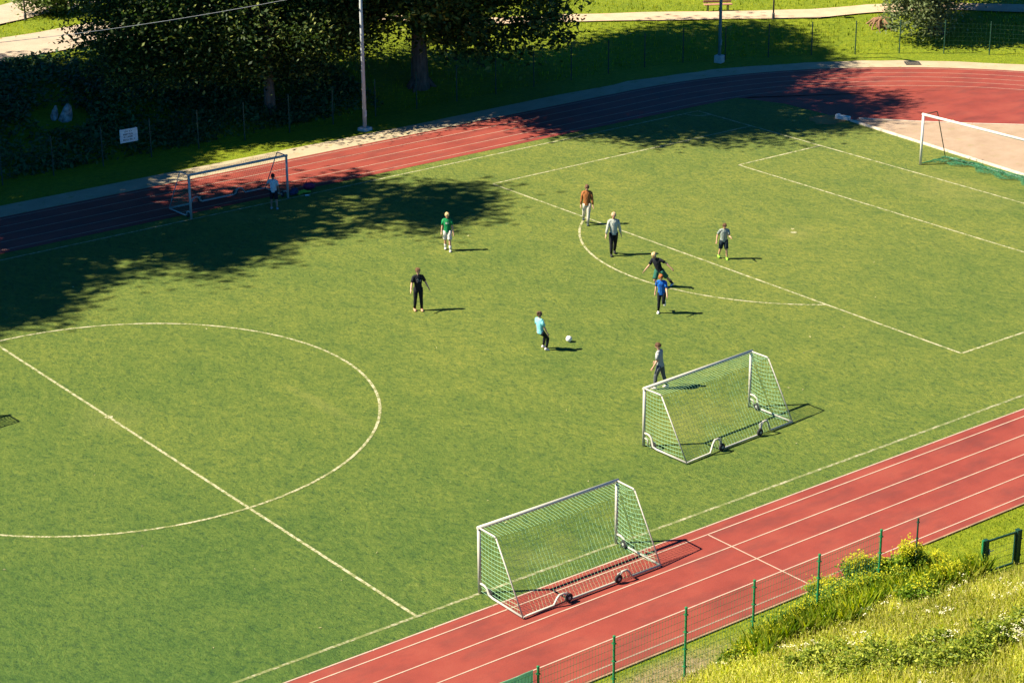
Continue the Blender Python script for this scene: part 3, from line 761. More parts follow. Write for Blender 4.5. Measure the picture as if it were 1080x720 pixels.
for ch in kids(g3):
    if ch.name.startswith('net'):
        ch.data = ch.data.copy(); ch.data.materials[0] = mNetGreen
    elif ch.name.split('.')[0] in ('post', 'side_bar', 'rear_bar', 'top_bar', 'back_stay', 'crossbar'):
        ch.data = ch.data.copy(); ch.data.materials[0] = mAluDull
g4 = training_goal(.46, 3, .008); place(g4, (12.48-21.75, -13.13+16.22), (17.46-21.75, -12.86+16.22), 'portable goal beyond the left edge, only its shadow shows on the centre circle', GG)

# full-size goal at the right, its net dropped on the ground
fg = empty('football_goal', (44.62, .08, .02)); tag(fg, 'full size white goal with its green net dropped on the ground', 'goal')
GWH = 3.66; GHT = 2.44
for s in (1, -1):
    m = MB(); m.tube([(0, s*GWH, 0), (0, s*GWH, GHT-.06)], .06, 14); m.build('post', mWhite, fg, True)
    m = MB(); m.tube([(.05, s*GWH, GHT), (.95, s*GWH, GHT-.02), (1.0, s*GWH, GHT-.10), (1.75, s*GWH, .10), (1.8, s*GWH, .04)], .022, 8); m.build('back_stay', mFenceDark, fg, True)
    m = MB(); m.tube([(.06, s*GWH, .04), (1.78, s*GWH, .05)], .030, 8); m.build('side_bar', mFenceGreen, fg, True)
m = MB(); m.tube([(0, -GWH-.06, GHT), (0, GWH+.06, GHT)], .06, 14); m.build('crossbar', mWhite, fg, True)
m = MB(); m.tube([(1.85, -GWH, .05), (1.85, GWH, .05)], .035, 8); m.build('rear_bar', mWhite, fg, True)
m = MB(); rnd = random.Random(4)
NR = .007
nyN, nxN = 74, 14
def hp(i, j):
    y = -GWH+.15+(2*GWH-.25)*i/nyN; u = j/nxN
    wv = .75+.25*math.sin(i*.17+1)+.18*math.sin(i*.43); x = 1.92-wv*u*1.15-.25*math.sin(i*.11)*u
    z = .03+.13*math.sin(PI*u)*(.6+.4*math.sin(i*.55+j))+.05*math.sin(i*.9+j*1.7)**2
    return Vector((x+.02*math.sin(i*3.1+j*5), y+.05*math.sin(j*2.2+i*.7), z))
for j in range(nxN+1): net_strand(m, [hp(i, j) for i in range(nyN+1)], NR)
for i in range(nyN+1): net_strand(m, [hp(i, j) for j in range(nxN+1)], NR)
for i in range(0, nyN, 1): net_strand(m, [hp(i, j)+Vector((.03, .06*(-1)**j, .03)) for j in range(nxN+1)], NR)
m.build('net', mNetGreen, fg)

# take-off block, drain, ball
x, y = 48.05, 11.95
m = MB(); m.box((x, y, .09), (.26, .62, .20), .35, bev=.03); m.box((x-.10, y+.36, .11), (.34, .18, .24), .35, bev=.03)
tag(m.build('end_block', mWhite), 'white painted block at the end of the sand kerb', 'block')
m = MB()
for i in range(9): m.box((-.36+.09*i, 0, .0), (.05, .74, .03))
m.box((0, .37, 0), (.84, .05, .035)); m.box((0, -.37, 0), (.84, .05, .035)); m.box((-.40, 0, 0), (.05, .69, .034)); m.box((.40, 0, 0), (.05, .69, .034))
o = m.build('drain_grate', mGrate); o.location = (60.2, 18.25, .022); o.rotation_euler = (0, 0, -.65); tag(o, 'dark square drain grate in the gravel strip at the bend', 'drain')
bxx, byy, _ = ray_ground(600, 362.5)
g = NG('ball_leather', .5, .4)
vo = g.n('ShaderNodeTexVoronoi'); vo.inputs['Scale'].default_value = 9; g.t.links.new(g.co, vo.inputs['Vector'])
g.color(g.ramp(vo.outputs['Distance'], [(.18, (.25, .25, .28)), (.24, (.8, .78, .74))])); mBall = g.m
m = MB(); m.ball((0, 0, 0), .115, 20, 14); o = m.build('football', mBall, None, True); o.location = (bxx, byy, .125); tag(o, 'white football rolling beside the kicking player', 'ball')
# fallen leaves and scraps on the turf
LP = np.stack([rng.uniform(-8, 45, 90), rng.uniform(-17, 17, 90), np.full(90, .03)], 1)
for px, py in ((836, 244), (916, 133), (1005, 129)): 
    q = ray_ground(px, py); LP = np.concatenate([LP, [[q[0]+dx, q[1]+dy, .035] for dx in (0, .06) for dy in (0, .06)]])
tag(np_mesh('fallen_leaves', leaf_quads(LP, .045, rng, 1.5), 4, plain('dry_leaf', (.34, .31, .15), .8)), kind='stuff')

# ------------------------------------------------------------------ lamp posts, sign, bench, rocks, stump
def lamp_post(label, x, y, h, r, mat, base):
    z = ground_z(x, y); root = empty('lamp_post', (x, y, z)); tag(root, label, 'lamp post', 'lamp posts along the far side')
    m = MB(); m.tube([(0, 0, base[1]-.02), (0, 0, h*.5), (0, 0, h)], [r, r*.85, r*.6], 12); m.build('pole', mat, root, True)
    m = MB(); m.box((0, 0, base[1]/2-.05), (base[0], base[0], base[1]+.1), .3, bev=.03); m.build('concrete_base', mConc, root)
    m = MB(); m.tube([(0, 0, h-.1), (0, -.3, h+.15), (0, -.9, h+.25)], r*.5, 8); m.build('arm', mat, root, True)
    m = MB(); m.box((0, -1.25, h+.24), (.34, .75, .14), bev=.04); m.box((0, -1.25, h+.16), (.28, .6, .03)); m.build('lamp_head', mGalv, root)
    m = MB(); m.box((0, -r-.015, base[1]+.75), (.10, .03, .34), bev=.006); m.build('access_door', mat, root)
    return root
lamp_post('tall galvanised lamp post on the grass by the sunlit far straight', 27.84, 25.9, 10, .105, mGalv, (.55, .16))
lamp_post('teal lamp post on a square concrete base in front of the bench', 52.03, 25.55, 10, .10, mTeal, (.46, .42))
lamp_post('lamp post beyond the left edge that carries the overhead cable', 3.5, 26.2, 10, .105, mGalv, (.55, .16))
m = MB(); pts = []
for i in range(25):
    t = i/24; pts.append((27.84+(3.5-27.84)*t, 25.9+.3*t, 7.35-.35*math.sin(PI*t)))
m.tube(pts, .012, 5); tag(m.build('overhead_cable', mGalv), 'thin overhead cable running left from the galvanised lamp post', 'cable')
def thin_pole(name, px, py, h, r, label):
    x, y, z = ray_ground(px, py); root = empty(name, (x, y, z)); tag(root, label, 'pole')
    m = MB(); m.tube([(0, 0, -.1), (0, 0, h)], [r, r*.8], 10); m.build('pole', mDarkPole, root, True)
    m = MB(); m.lathe((0, 0, h), [(.05, 0), (.16, .05), (.2, .3), (.1, .42), (.02, .46)], (0, 0, 1), 12); m.build('lantern', mGalv, root, True)
    m = MB(); m.lathe((0, 0, 0), [(r*1.6, -.05), (r*1.6, .35), (r*1.1, .42)], (0, 0, 1), 10); m.build('collar', mDarkPole, root)
thin_pole('street_lamp', 27, 22, 4.5, .05, 'thin dark street lamp in the grass beside the upper pale road')
thin_pole('street_lamp', 815.5, 21, 4.5, .055, 'thin dark street lamp at the edge of the gravel path')
# sign on the far fence
x0, y0, _ = ray_ground(137, 168)
s = empty('notice_sign', (x0, y0-.07, .84)); tag(s, 'white notice sign with four dark lines hung on the far fence', 'sign')
s.rotation_euler = (0, 0, -.01)
m = MB(); m.box((0, 0, .31), (.95, .02, .66), bev=.006); m.build('panel', mSign, s)
m = MB(); rnd = random.Random(8)
for row, (wd, th) in enumerate(((.44, .055), (.60, .072), (.56, .06), (.64, .066))):
    z = .52-row*.135; x = -wd/2
    while x < wd/2-.02:
        l = rnd.uniform(.03, .05)
        if rnd.random() > .12:
            m.box((x+.006, -.0135, z), (.012, .007, th)); m.box((x+l*.5+.004, -.0135, z+th*.5*rnd.choice((-.8, 0, .8))), (l*.62, .0068, .016))
            if rnd.random() > .4: m.box((x+l*.8, -.0135, z), (.012, .0066, th))
        x += l+.014
m.build('lettering', mText, s)
m = MB()
for xx in (-.4, .4): m.box((xx, .03, .31), (.04, .04, .7))
m.build('bracket', mGalv, s)
# bench beyond the path
bx, by, bz = ray_ground(757, 13); bn = empty('park_bench', (bx, by, bz), -.70+.15); tag(bn, 'reddish wooden park bench facing the pitch beside the gravel path', 'bench')
for k in range(3):
    pass
m = MB()
for k in range(3): m.box((0, -.14+k*.14, .45), (1.75, .12, .045), bev=.008)
m.build('seat', mWood, bn)
m = MB()
for k in range(3): m.box((0, .26+k*.03, .58+k*.14), (1.75, .035, .12), bev=.008)
m.build('backrest', mWood, bn)
for sx in (-.62, .62):
    m = MB(); m.box((sx, -.15, .215), (.05, .05, .43)); m.box((sx, .22, .215), (.05, .05, .43)); m.box((sx, .03, .41), (.05, .32, .03)); m.tube([(sx, .25, .40), (sx, .37, .92)], .022, 6); m.build('leg', mIron, bn)
# rocks on the dark slope
def rock(mb, c, r, seed):
    rnd = random.Random(seed); ph = [rnd.uniform(0, 6) for _ in range(6)]
    nu, nv = 12, 8; V = []
    for j in range(nv+1):
        th = PI*j/nv
        for i in range(nu):
            a = 2*PI*i/nu; k = 1+.16*math.sin(2*a+ph[0]+th*2)+.12*math.sin(3*a+ph[1])*math.sin(th*2+ph[2])+.08*rnd.uniform(-1, 1)
            V.append((c[0]+r[0]*k*math.sin(th)*math.cos(a), c[1]+r[1]*k*math.sin(th)*math.sin(a), c[2]+r[2]*k*math.cos(th)))
    mb.add(V, [(j*nu+i, (j+1)*nu+i, (j+1)*nu+(i+1) % nu, j*nu+(i+1) % nu) for j in range(nv) for i in range(nu)])
for px, py, r, sd, lab in ((58, 127, (.20, .30, .40), 1, 'narrow pale rock shard on the dark bank, the left of two'), (70, 127, (.34, .36, .50), 5, 'broad pale rock on the dark bank, the right of two')):
    x, y, z = ray_ground(px, py); m = MB(); rnd = random.Random(sd); V = []
    lev = ((0, 1.0, -.3), (.45, .95, .1), (.8, .62, .35), (1.0, .28, .5))
    for hh, k, sh in lev:
        for i in range(7):
            a = 2*PI*i/7; q = k*rnd.uniform(.72, 1.15); V.append((r[0]*q*math.cos(a)+sh*r[0]*.9, r[1]*q*math.sin(a), r[2]*2*hh*rnd.uniform(.88, 1.08)-.15))
    m.add(V, [(j*7+i, j*7+(i+1) % 7, (j+1)*7+(i+1) % 7, (j+1)*7+i) for j in range(3) for i in range(7)]+[tuple(range(21, 28)), tuple(range(6, -1, -1))])
    o = m.build('rock', mRock); o.location = (x, y, z); o.rotation_euler = (0, 0, -.65); tag(o, lab, 'rock')
# stump with exposed roots
x, y, z = ray_ground(930, 29); st = empty('tree_stump', (x, y, z)); tag(st, 'brown stump with exposed roots on the bank beside the willow', 'stump')
m = MB(); rnd = random.Random(12)
m.tube([(0, 0, -.2), (0, 0, .35), (.03, 0, .62)], [.42, .33, .28], 12); m.build('trunk', mRoot, st, True)
m = MB()
for i in range(16):
    a = rnd.uniform(0, 2*PI); l = rnd.uniform(.45, 1.1); m.tube([(.2*math.cos(a), .2*math.sin(a), .5), (.6*l*math.cos(a), .6*l*math.sin(a), .42), (l*math.cos(a+.2), l*math.sin(a+.2), .1), (l*1.1*math.cos(a+.3), l*1.1*math.sin(a+.3), -.35)], [.09, .08, .05, .02], 6)
m.build('root', mRoot, st, True)

# bags lying by the far goal
def bag(name, label, px, py, col, dims, rz, seed, strap=True):
    x, y, z = ray_ground(px, py); root = empty(name, (x, y, .012), rz); tag(root, label, 'bag')
    m = MB(); rnd = random.Random(seed); lx, ly, lz = dims; ph = rnd.uniform(0, 5)
    prof = []
    for i in range(9):
        t = i/8; k = (math.sin(PI*min(1, max(.0, t*.94+.03)))**.35)*(1+.06*math.sin(t*9+ph)); prof.append((-lx/2+lx*t, k))
    pts = [(a, .03*math.sin(a*9+ph), lz*.48*k+.01) for a, k in prof]
    m.tube(pts, [(lz*.48*k, ly/2*k) for a, k in prof], 12, up=(0, 0, 1)); m.build('body', plain(name+'_fabric', col, .8, var=.3, scale=8), root, True)
    if strap:
        m = MB(); m.tube([(-lx*.3, 0, lz*.9), (-lx*.12, .05, lz*1.25), (lx*.12, .05, lz*1.25), (lx*.3, 0, lz*.9)], .016, 6); m.build('strap', mIron, root, True)
        m = MB(); m.box((0, -ly*.46, lz*.45), (lx*.5, .05, lz*.5), bev=.015); m.build('pocket', plain(name+'_pocket', tuple(c*.7 for c in col), .8), root)
bag('sports_bag', 'dark blue sports bag lying right beside the far goal post', 310, 206, (.02, .035, .09), (.62, .3, .3), .5, 1)
bag('backpack', 'maroon backpack lying on the grass edge right of the far goal', 326, 201, (.20, .015, .06), (.5, .34, .34), -.3, 2)
x, y, z = ray_ground(319, 205.5); m = MB(); rnd = random.Random(3)
V = [(.30*(i/7-.5)*2*(1+.2*math.sin(j)), .22*(j/5-.5)*2*(1+.2*math.cos(i)), .02+.05*abs(math.sin(i*1.7+j*2.3))) for j in range(6) for i in range(8)]
V2 = [(a, b, c-.018) for a, b, c in V]
m.add(V+V2, [(j*8+i, j*8+i+1, (j+1)*8+i+1, (j+1)*8+i) for j in range(5) for i in range(7)]+[(48+j*8+i, 48+(j+1)*8+i, 48+(j+1)*8+i+1, 48+j*8+i+1) for j in range(5) for i in range(7)])
o = m.build('training_bib', plain('lime_fabric', (.35, .55, .05), .8), None, True); o.location = (x, y, .012); tag(o, 'lime green bib crumpled on the grass between the two bags', 'bib')
m = MB(); m.lathe((0, 0, 0), [(.03, 0), (.034, .02), (.034, .15), (.012, .19), (.014, .21), (.014, .23)], (0, 0, 1), 10)
x, y, z = ray_ground(322, 208.5); o = m.build('water_bottle', plain('clear_bottle', (.6, .65, .62), .3), None, True); o.rotation_euler = (PI/2, 0, .9); o.location = (x, y, .05); tag(o, 'pale water bottle lying in front of the maroon backpack', 'bottle')

# ------------------------------------------------------------------ people
mSkin = plain('skin', (.52, .29, .19), .55, var=.06)
mEye = plain('eye', (.02, .015, .012), .3)
mLip = plain('lips', (.32, .10, .09), .5)
mats_cache = {}
def fab(col):
    k = tuple(col)
    if k not in mats_cache:
        g = NG('cloth_fabric', .88, .2)
        f = g.noise(9, 3, .5, g.map((1.6, 1.6, .55)), .8)
        g.color(g.ramp(g.noise(14, 4), [(.3, tuple(c*.86 for c in col)), (.7, tuple(min(1, c*1.12) for c in col))]))
        g.bump(f, .9, .05); mats_cache[k] = g.m
    return mats_cache[k]
def skin_mesh(V, E, R):
    me = bpy.data.meshes.new('t'); me.from_pydata([tuple(v) for v in V], E, [])
    o = bpy.data.objects.new('t', me); COL.objects.link(o)
    md = o.modifiers.new('s', 'SKIN'); md.use_smooth_shade = True; md.branch_smoothing = .5
    for i, r in enumerate(R):
        sv = me.skin_vertices[0].data[i]; sv.radius = r if isinstance(r, tuple) else (r, r); sv.use_root = (i == 0)
    o.modifiers.new('d', 'SUBSURF').levels = 1
    bpy.context.view_layer.update()
    dg = bpy.context.evaluated_depsgraph_get(); ev = o.evaluated_get(dg); em = ev.to_mesh()
    vs_ = [v.co.copy() for v in em.vertices]; fs_ = [tuple(p.vertices) for p in em.polygons]
    ev.to_mesh_clear(); bpy.data.objects.remove(o); bpy.data.meshes.remove(me)
    return vs_, fs_
def Rx(a): return Matrix.Rotation(a, 3, 'X')
def Ry(a): return Matrix.Rotation(a, 3, 'Y')
def Rz(a): return Matrix.Rotation(a, 3, 'Z')
def person(foot, H, face, label, shirt, legs, shoes, hair, sleeve='short', leg='long', lean=(0, 0), head=(0, 0), armL=(5, 8, 12), armR=(5, 8, 12), legL=(0, 3, 3), legR=(0, 3, 3),
           socks=None, print_=None, bun=False, hairlen=0, twist=0, build=1.0, anchor='L', skin=None):
    """front = +Y, right = +X. arm: (forward, outward, elbow) leg: (forward, outward, knee) in degrees"""
    D = math.radians
    hipz = .525*H
    T = Rz(D(twist)) @ Rx(-D(lean[0])) @ Ry(D(lean[1]))
    pel = Vector((0, 0, hipz)); J = {}
    J['pel'] = pel; J['wst'] = pel+T @ Vector((0, .0, .085*H)); J['cst'] = pel+T @ Vector((0, .005*H, .205*H)); J['nck'] = pel+T @ Vector((0, -.005*H, .305*H))
    HT = T @ Rz(D(head[0])) @ Rx(-D(head[1]))
    J['hd0'] = J['nck']+HT @ Vector((0, .006*H, .045*H)); hc = J['nck']+HT @ Vector((0, .014*H, .105*H)); J['hd1'] = hc
    V = []; E = []; Rr = []
    def av(p, r, prev=None):
        V.append(p); Rr.append(r); i = len(V)-1
        if prev is not None: E.append((prev, i))
        return i
    b = build
    ip = av(J['pel'], .062*H*b); iw = av(J['wst'], .060*H*b, ip); ic = av(J['cst'], .066*H*b, iw); inn = av(J['nck'], .036*H, ic); ih0 = av(J['hd0'], .030*H, inn)
    limbs = {}
    for s, nm, A in ((-1, 'L', armL), (1, 'R', armR)):
        sh = pel+T @ Vector((s*.098*H*b, 0, .280*H))
        Mx = T @ Rx(D(A[0])) @ Ry(-s*D(A[1])) if A[1] < 200 else T
        dn = Mx @ Vector((0, 0, -1)); el = sh+dn*.165*H
        fr = Mx @ (Rx(D(A[2])) @ Vector((0, 0, -1))); wr = el+fr*.145*H; pm = wr+fr*.045*H; hd = wr+fr*.075*H
        side = (Mx @ Vector((1, 0, 0)))
        i = av(sh, .036*H, ic); i = av(sh.lerp(el, .5), .029*H, i); i = av(el, .024*H, i); i = av(el.lerp(wr, .35), .025*H, i); i = av(wr, .016*H, i); i = av(pm, (.020*H, .014*H), i); i = av(hd, (.019*H, .011*H), i)
        limbs['a'+nm] = (sh, el, wr, pm, hd, fr, side, s, Mx)
    for s, nm, A in ((-1, 'L', legL), (1, 'R', legR)):
        hp_ = pel+Vector((s*.052*H, 0, -.01*H)); Mx = Rx(D(A[0])) @ Ry(-s*D(A[1]))
        dn = Mx @ Vector((0, 0, -1)); kn = hp_+dn*.245*H; sh_ = Mx @ (Rx(-D(A[2])) @ Vector((0, 0, -1))); an = kn+sh_*.235*H
        pitch = A[3] if len(A) > 3 else 0
        fd = (Mx @ (Rx(-D(A[2])) @ Rx(-D(pitch)) @ Vector((0, 1, -.12)))) if (abs(A[2]) > 35 or pitch) else Vector((0, 1, -.12)); fd.normalize()
        i = av(hp_, .055*H*b, ip); i = av(hp_.lerp(kn, .5), .046*H*b, i); i = av(kn, .034*H, i); i = av(kn.lerp(an, .35), .034*H, i); i = av(an, .021*H, i)
        limbs['l'+nm] = (hp_, kn, an, fd, s)
    zmin = min(limbs['lL'][2].z, limbs['lR'][2].z)-.042*H
    off = Vector((0, 0, -zmin)); k = limbs['l'+anchor]; off.x = -k[2].x; off.y = -k[2].y-k[3].y*.05*H
    vs_, fs_ = skin_mesh([v+off for v in V], E, Rr)
    m = MB(); m.add(vs_, fs_, 0)
    HTq = HT
    def hp2(x, y, z): return hc+off+HTq @ Vector((x*H, y*H, z*H))
    # head: one shaped surface joined to the neck, with nose, eyes, mouth and ears
    nu, nv = 14, 10; hv = []
    for j in range(nv+1):
        th = PI*j/nv; zz = math.cos(th)
        for i2 in range(nu):
            a = 2*PI*i2/nu; sx, sy = math.cos(a), math.sin(a); taper = 1-.28*max(0, -zz)**1.2
            hv.append(hp2(.044*math.sin(th)*sx*taper, (.054*math.sin(th)*sy*(1-.12*max(0, -zz)))+.004*max(0, -zz), .066*zz-.002))
    m.add(hv, [(j*nu+i2, (j+1)*nu+i2, (j+1)*nu+(i2+1) % nu, j*nu+(i2+1) % nu) for j in range(nv) for i2 in range(nu)], 0)
    m.tube([hp2(0, -.006, -.075), hp2(0, 0, -.03)], [.031*H, .030*H], 10, 0)
    m.tube([hp2(0, .052, .006), hp2(0, .063, -.014), hp2(0, .054, -.020)], [.004*H, .0085*H, .006*H], 6, 0)
    for s in (-1, 1):
        m.ball(hp2(s*.018, .0485, .004), .0065*H, 8, 6, 1); m.ball(hp2(s*.045, -.003, -.006), (.006*H, .012*H, .017*H), 8, 6, 0)
    m.tube([hp2(-.016, .047, -.034), hp2(0, .051, -.033), hp2(.016, .047, -.034)], [.002*H, .0045*H, .002*H], 6, 2)
    # fingers and thumbs
    for nm in ('aL', 'aR'):
        sh, el, wr, pm, hd, fr, side, s, Mx = limbs[nm]
        nrm = fr.cross(side).normalized(); curl = -side*s*0.0
        pal = (Mx @ Vector((-s, 0, 0)))             # palm faces the body
        spread = fr.cross(pal).normalized()
        for q, ln in zip((-1.5, -.5, .5, 1.5), (.036, .043, .041, .032)):
            p0 = pm+off+spread*(q*.0092*H)+fr*.012*H; p1 = p0+fr*(.018*H+ln*.38*H)+spread*q*.001*H; p2 = p1+(fr*.75+pal*.55).normalized()*ln*.34*H; p3 = p2+(fr*.3+pal*.9).normalized()*ln*.26*H
            m.tube([p0, p1, p2, p3], [.0055*H, .0052*H, .0048*H, .0034*H], 6, 0)
        p0 = pm+off-fr*.012*H+spread*.014*H*(1 if True else 0); p1 = p0+(spread*.8+fr*.6+pal*.3).normalized()*.022*H; p2 = p1+(spread*.3+fr*.9+pal*.4).normalized()*.02*H
        m.tube([p0, p1, p2], [.0068*H, .006*H, .004*H], 6, 0)
    body = m.build('person', [skin or mSkin, mEye, mLip], None, True)
    tag(body, label, 'person', None)
    body.location = (foot[0], foot[1], .012); body.rotation_euler = (0, 0, face)
    # hair
    m = MB(); ro = HTq; nu = 16
    hcz = hp2(0, -.006, .010)
    for rows in (1,):
        V2 = []; nv = 7; rnd = random.Random(int(H*1000))
        for j in range(nv+1):
            for i2 in range(nu):
                a = 2*PI*i2/nu; front = max(0, math.sin(a)); th = (PI*.60+hairlen*(1-front)-.42*front)*j/nv
                kk = 1+.05*rnd.uniform(-1, 1)
                V2.append(hcz+HTq @ Vector((.051*H*kk*math.sin(th)*math.cos(a), .061*H*kk*math.sin(th)*math.sin(a)-.003*H, .066*H*kk*math.cos(th))))
        m.add(V2, [(j*nu+i2, (j+1)*nu+i2, (j+1)*nu+(i2+1) % nu, j*nu+(i2+1) % nu) for j in range(nv) for i2 in range(nu)])
    rt = random.Random(int(H*777))
    for q in range(70):
        a = rt.uniform(0, 2*PI); front = max(0, math.sin(a)); th = rt.uniform(.1, 1)**.7*(PI*.58+hairlen*(1-front)-.40*front)
        def hq(t, k): return hcz+HTq @ Vector((.052*H*k*math.sin(t)*math.cos(a), .062*H*k*math.sin(t)*math.sin(a)-.003*H, .067*H*k*math.cos(t)))
        m.tube([hq(th, .95), hq(th+.16, 1.03), hq(th+.34, rt.uniform(1.0, 1.12))], [.007*H, .0065*H, .001*H], 4)
    if bun:
        m.ball(hp2(0, -.062, .045), .026*H, 10, 8); m.ball(hp2(0, -.05, .03), .018*H, 8, 6)
    m.build('hair', plain('hair_strands', hair, .6, var=.3, scale=30), body, True)
    # shirt
    m = MB(); X = T @ Vector((1, 0, 0))
    hem = pel+T @ Vector((0, 0, -.035*H)); rows = [(hem, .094*b, .066), (J['pel']+T @ Vector((0, 0, .03*H)), .090*b, .066), (J['wst'], .084*b, .063), (J['cst'], .101*b, .069), (pel+T @ Vector((0, 0, .255*H)), .103*b, .060), (pel+T @ Vector((0, 0, .292*H)), .078, .048), (J['nck']+T @ Vector((0, 0, .012*H)), .038, .036)]
    m.tube([p+off for p, a, c in rows], [(a*H, c*H) for p, a, c in rows], 18, up=X, caps=False)
    m.tube([rows[0][0]+off+T @ Vector((0, 0, .004*H)), rows[0][0]+off+T @ Vector((0, 0, .008*H))], [(.088*H*b, .062*H)]*2, 18, up=X)
    for nm in ('aL', 'aR'):
        sh, el, wr = limbs[nm][:3]; s0 = sh.lerp(J['cst'], .25)
        if sleeve == 'long': m.tube([s0+off, sh+off, sh.lerp(el, .5)+off, el+off, el.lerp(wr, .4)+off, wr.lerp(el, .06)+off], [.028*H, .038*H, .036*H, .033*H, .031*H, .023*H], 12)
        else: m.tube([s0+off, sh+off, sh.lerp(el, .45)+off, sh.lerp(el, .78)+off], [.028*H, .039*H, .038*H, .040*H], 12)
    shl, shr = limbs['aL'][0]+off, limbs['aR'][0]+off; yk = pel+off+T @ Vector((0, -.002*H, .284*H))
    m.tube([shl.lerp(yk, -.06), shl.lerp(yk, .2), shl.lerp(yk, .6), yk, shr.lerp(yk, .6), shr.lerp(yk, .2), shr.lerp(yk, -.06)], [.030*H, .041*H, .043*H, .044*H, .043*H, .041*H, .030*H], 12)
    ob = m.build('shirt', fab(shirt), body, True)
    if print_:
        m = MB(); Y = T @ Vector((0, 1, 0)); Zv = T @ Vector((0, 0, 1)); c0 = J['cst']+off+T @ Vector((0, 0, .005*H)); rnd = random.Random(5)
        for q in range(print_[2]):
            ux = rnd.uniform(-.045, .045)*H; uz = rnd.uniform(-.04, .035)*H if print_[2] > 3 else 0.02*H-.03*q*H
            hw, hz = (.012*H, .010*H) if print_[2] > 3 else (.045*H, .009*H); ux = ux if print_[2] > 3 else 0
            def cp(xx, zz): return c0+X*xx+Zv*zz+Y*(.0705*H*math.sqrt(max(.05, 1-(xx/(.104*H*b))**2)))
            a = [cp(ux+dx*hw, uz+dz*hz) for dx in (-1, 0, 1) for dz in (-1, 1)]
            m.add(a, [(0, 2, 3, 1), (2, 4, 5, 3)])
        m.build('shirt_print', fab(print_[0]), body)
    # trousers or shorts
    m = MB(); m.tube([pel+off+T @ Vector((0, 0, .055*H)), pel+off, pel+off+Vector((0, 0, -.055*H))], [(.082*H*b, .060*H), (.088*H*b, .064*H), (.070*H*b, .056*H)], 16, up=(1, 0, 0))
    for nm in ('lL', 'lR'):
        hp_, kn, an, fd, s = limbs[nm]
        if leg == 'long': m.tube([hp_+off+Vector((0, 0, .02*H)), hp_.lerp(kn, .3)+off, hp_.lerp(kn, .7)+off, kn+off, kn.lerp(an, .4)+off, kn.lerp(an, .93)+off], [.058*H*b, .056*H*b, .048*H, .041*H, .039*H, .030*H], 12)
        elif leg == 'tight': m.tube([hp_+off+Vector((0, 0, .02*H)), hp_.lerp(kn, .3)+off, hp_.lerp(kn, .7)+off, kn+off, kn.lerp(an, .35)+off, kn.lerp(an, .93)+off], [.056*H*b, .053*H*b, .043*H, .037*H, .037*H, .024*H], 12)
        else: m.tube([hp_+off+Vector((0, 0, .02*H)), hp_.lerp(kn, .4)+off, hp_.lerp(kn, .80)+off, hp_.lerp(kn, .9)+off], [.060*H*b, .060*H*b, .058*H, .059*H], 12)
    m.build('shorts' if leg == 'short' else 'trousers', fab(legs), body, True)
    for nm in ('lL', 'lR'):
        hp_, kn, an, fd, s = limbs[nm]
        if socks: 
            m = MB(); m.tube([an.lerp(kn, .45)+off, an.lerp(kn, .2)+off, an+off-Vector((0, 0, .01*H))], [.036*H, .032*H, .027*H], 10); m.build('sock', fab(socks), body, True)
        up = (Vector((0, 0, 1))-fd*fd.z).normalized()
        h0 = an+off-fd*.022*H-up*.012*H; m = MB()
        m.tube([h0-fd*.018*H, h0, h0+fd*.045*H-up*.006*H, h0+fd*.09*H-up*.012*H, h0+fd*.118*H-up*.017*H], [(.020*H, .018*H), (.033*H, .026*H), (.028*H, .030*H), (.021*H, .031*H), (.010*H, .018*H)], 12, up=up)
        m.build('shoe', fab(shoes), body, True)
    return body
CA = math.atan2(-f_[1], -f_[0])   # ground direction toward the camera
def facing(deg): return CA+math.radians(deg)-PI/2     # 0 = toward camera, + = turned to the picture's right... 
def gp(px, py): q = ray_ground(px, py); return (q[0], q[1])
person(gp(475, 268), 1.66, facing(0), 'blond child in green football shirt and white shorts walking near the tree shade', (.010, .20, .065), (.55, .53, .47), (.55, .53, .47), (.62, .46, .22), 'short', 'short',
       legL=(10, 2, 4), legR=(-8, 1, 14), armL=(4, 9, 10), armR=(-4, 9, 12), socks=(.62, .6, .52), print_=((.6, .65, .5), 0, 2), head=(0, 8), anchor='L')
person(gp(438, 331), 1.70, facing(15), 'person in black printed T-shirt and black trousers standing near the centre circle', (.012, .014, .018), (.010, .012, .016), (.62, .30, .18), (.14, .07, .03), 'short', 'long',
       legL=(3, 2, 2), legR=(-2, 4, 3), armL=(-6, 26, 14), armR=(14, 20, 34), print_=((.25, .22, .18), 0, 9), head=(28, 0), anchor='R')
person(gp(620, 240), 1.80, facing(-3), 'person in rust brown long sleeved top and white trousers walking on the arc line', (.27, .10, .03), (.52, .48, .40), (.05, .07, .07), (.13, .06, .03), 'long', 'long',
       legL=(9, -3, 6), legR=(-12, 4, 30), armL=(6, 9, 18), armR=(-6, 9, 16), head=(0, 14), anchor='L')
person(gp(645, 273), 1.84, facing(4), 'fair haired person in pale grey long sleeved top and black trousers walking past the arc', (.40, .42, .36), (.012, .014, .018), (.03, .03, .03), (.50, .34, .20), 'long', 'long',
       legL=(-10, -1, 14), legR=(10, 0, 4), armL=(-10, 13, 12), armR=(12, 15, 14), head=(-6, 4), anchor='R', print_=((.35, .42, .38), 0, 1))
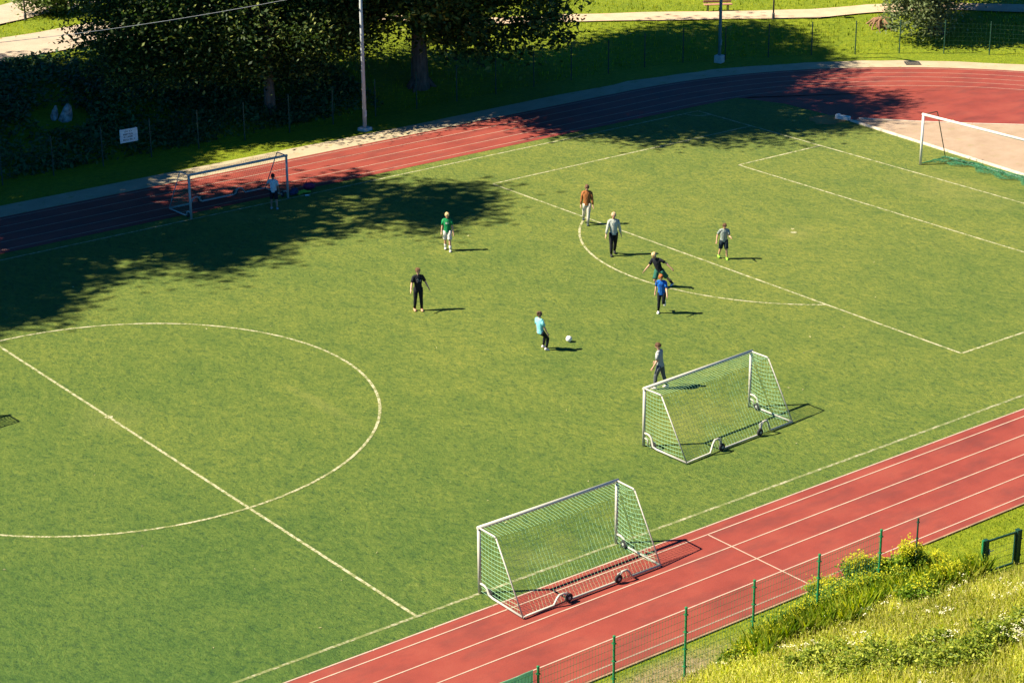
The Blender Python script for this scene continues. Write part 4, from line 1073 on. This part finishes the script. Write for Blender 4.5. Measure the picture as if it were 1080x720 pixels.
person(gp(708, 304), 1.72, facing(-32), 'blond player in black T-shirt and dark green shorts striding wide behind the blue shirt', (.012, .014, .020), (.02, .10, .07), (.65, .6, .5), (.60, .42, .22), 'short', 'short',
       legL=(-36, 18, 4), legR=(34, -2, 78), armL=(-20, 42, 20), armR=(18, 36, 40), lean=(16, 10), head=(-10, 8), socks=(.015, .015, .02), anchor='L', skin=plain('tanned_skin', (.40, .22, .14), .55))
person(gp(694, 332), 1.62, facing(-12), 'red haired player in blue shirt with one leg kicked back while running', (.010, .11, .42), (.012, .016, .022), (.75, .72, .66), (.42, .12, .03), 'short', 'tight',
       legL=(4, -2, 78), legR=(-3, 3, 4), armL=(24, 10, 24), armR=(-22, 12, 30), lean=(7, 2), head=(-6, 12), anchor='R', print_=((.02, .05, .2), 0, 7))
person(gp(767, 275), 1.56, facing(8), 'player in white T-shirt toned grey for its shaded half, dark shorts and lime shoes jogging by the penalty line', (.26, .30, .27), (.012, .022, .032), (.28, .62, .06), (.12, .055, .025), 'short', 'short',  # white shirt, its half shade put into the grey
       legL=(8, 5, 10), legR=(-8, 5, 18), armL=(22, 8, 78), armR=(-22, 18, 44), lean=(5, 0), head=(0, 10), anchor='L', print_=((.08, .20, .18), 0, 1), build=1.08)
person(gp(578, 372), 1.62, facing(128), 'player with a dark hair bun in turquoise top leaning back after kicking the ball', (.22, .60, .62), (.010, .014, .018), (.76, .66, .60), (.10, .05, .03), 'short', 'tight',
       legL=(48, 3, 58), legR=(42, 3, 54), armL=(2, 10, 8), armR=(10, 8, 8), lean=(-6, 0), head=(0, 10), bun=True, anchor='R', hairlen=.35)
person(gp(701, 411), 1.68, facing(-118), 'goalkeeper in grey T-shirt and dark grey trousers standing in front of the near goal', (.34, .35, .34), (.10, .11, .12), (.72, .60, .50), (.10, .045, .02), 'short', 'long',
       legL=(16, 4, 14), legR=(-10, 6, 8), armL=(4, 8, 30), armR=(10, 8, 42), lean=(6, 0), head=(0, 6), anchor='R')
person(gp(287, 221), 1.62, facing(172), 'dark haired boy in white T-shirt and black shorts standing in the shaded far goal', (.52, .56, .58), (.012, .014, .018), (.3, .3, .3), (.015, .012, .012), 'short', 'short',
       legL=(3, 4, 2), legR=(-2, 4, 3), armL=(36, 30, 30), armR=(4, 7, 12), head=(20, 0), anchor='L', skin=plain('brown_skin', (.30, .17, .11), .55))
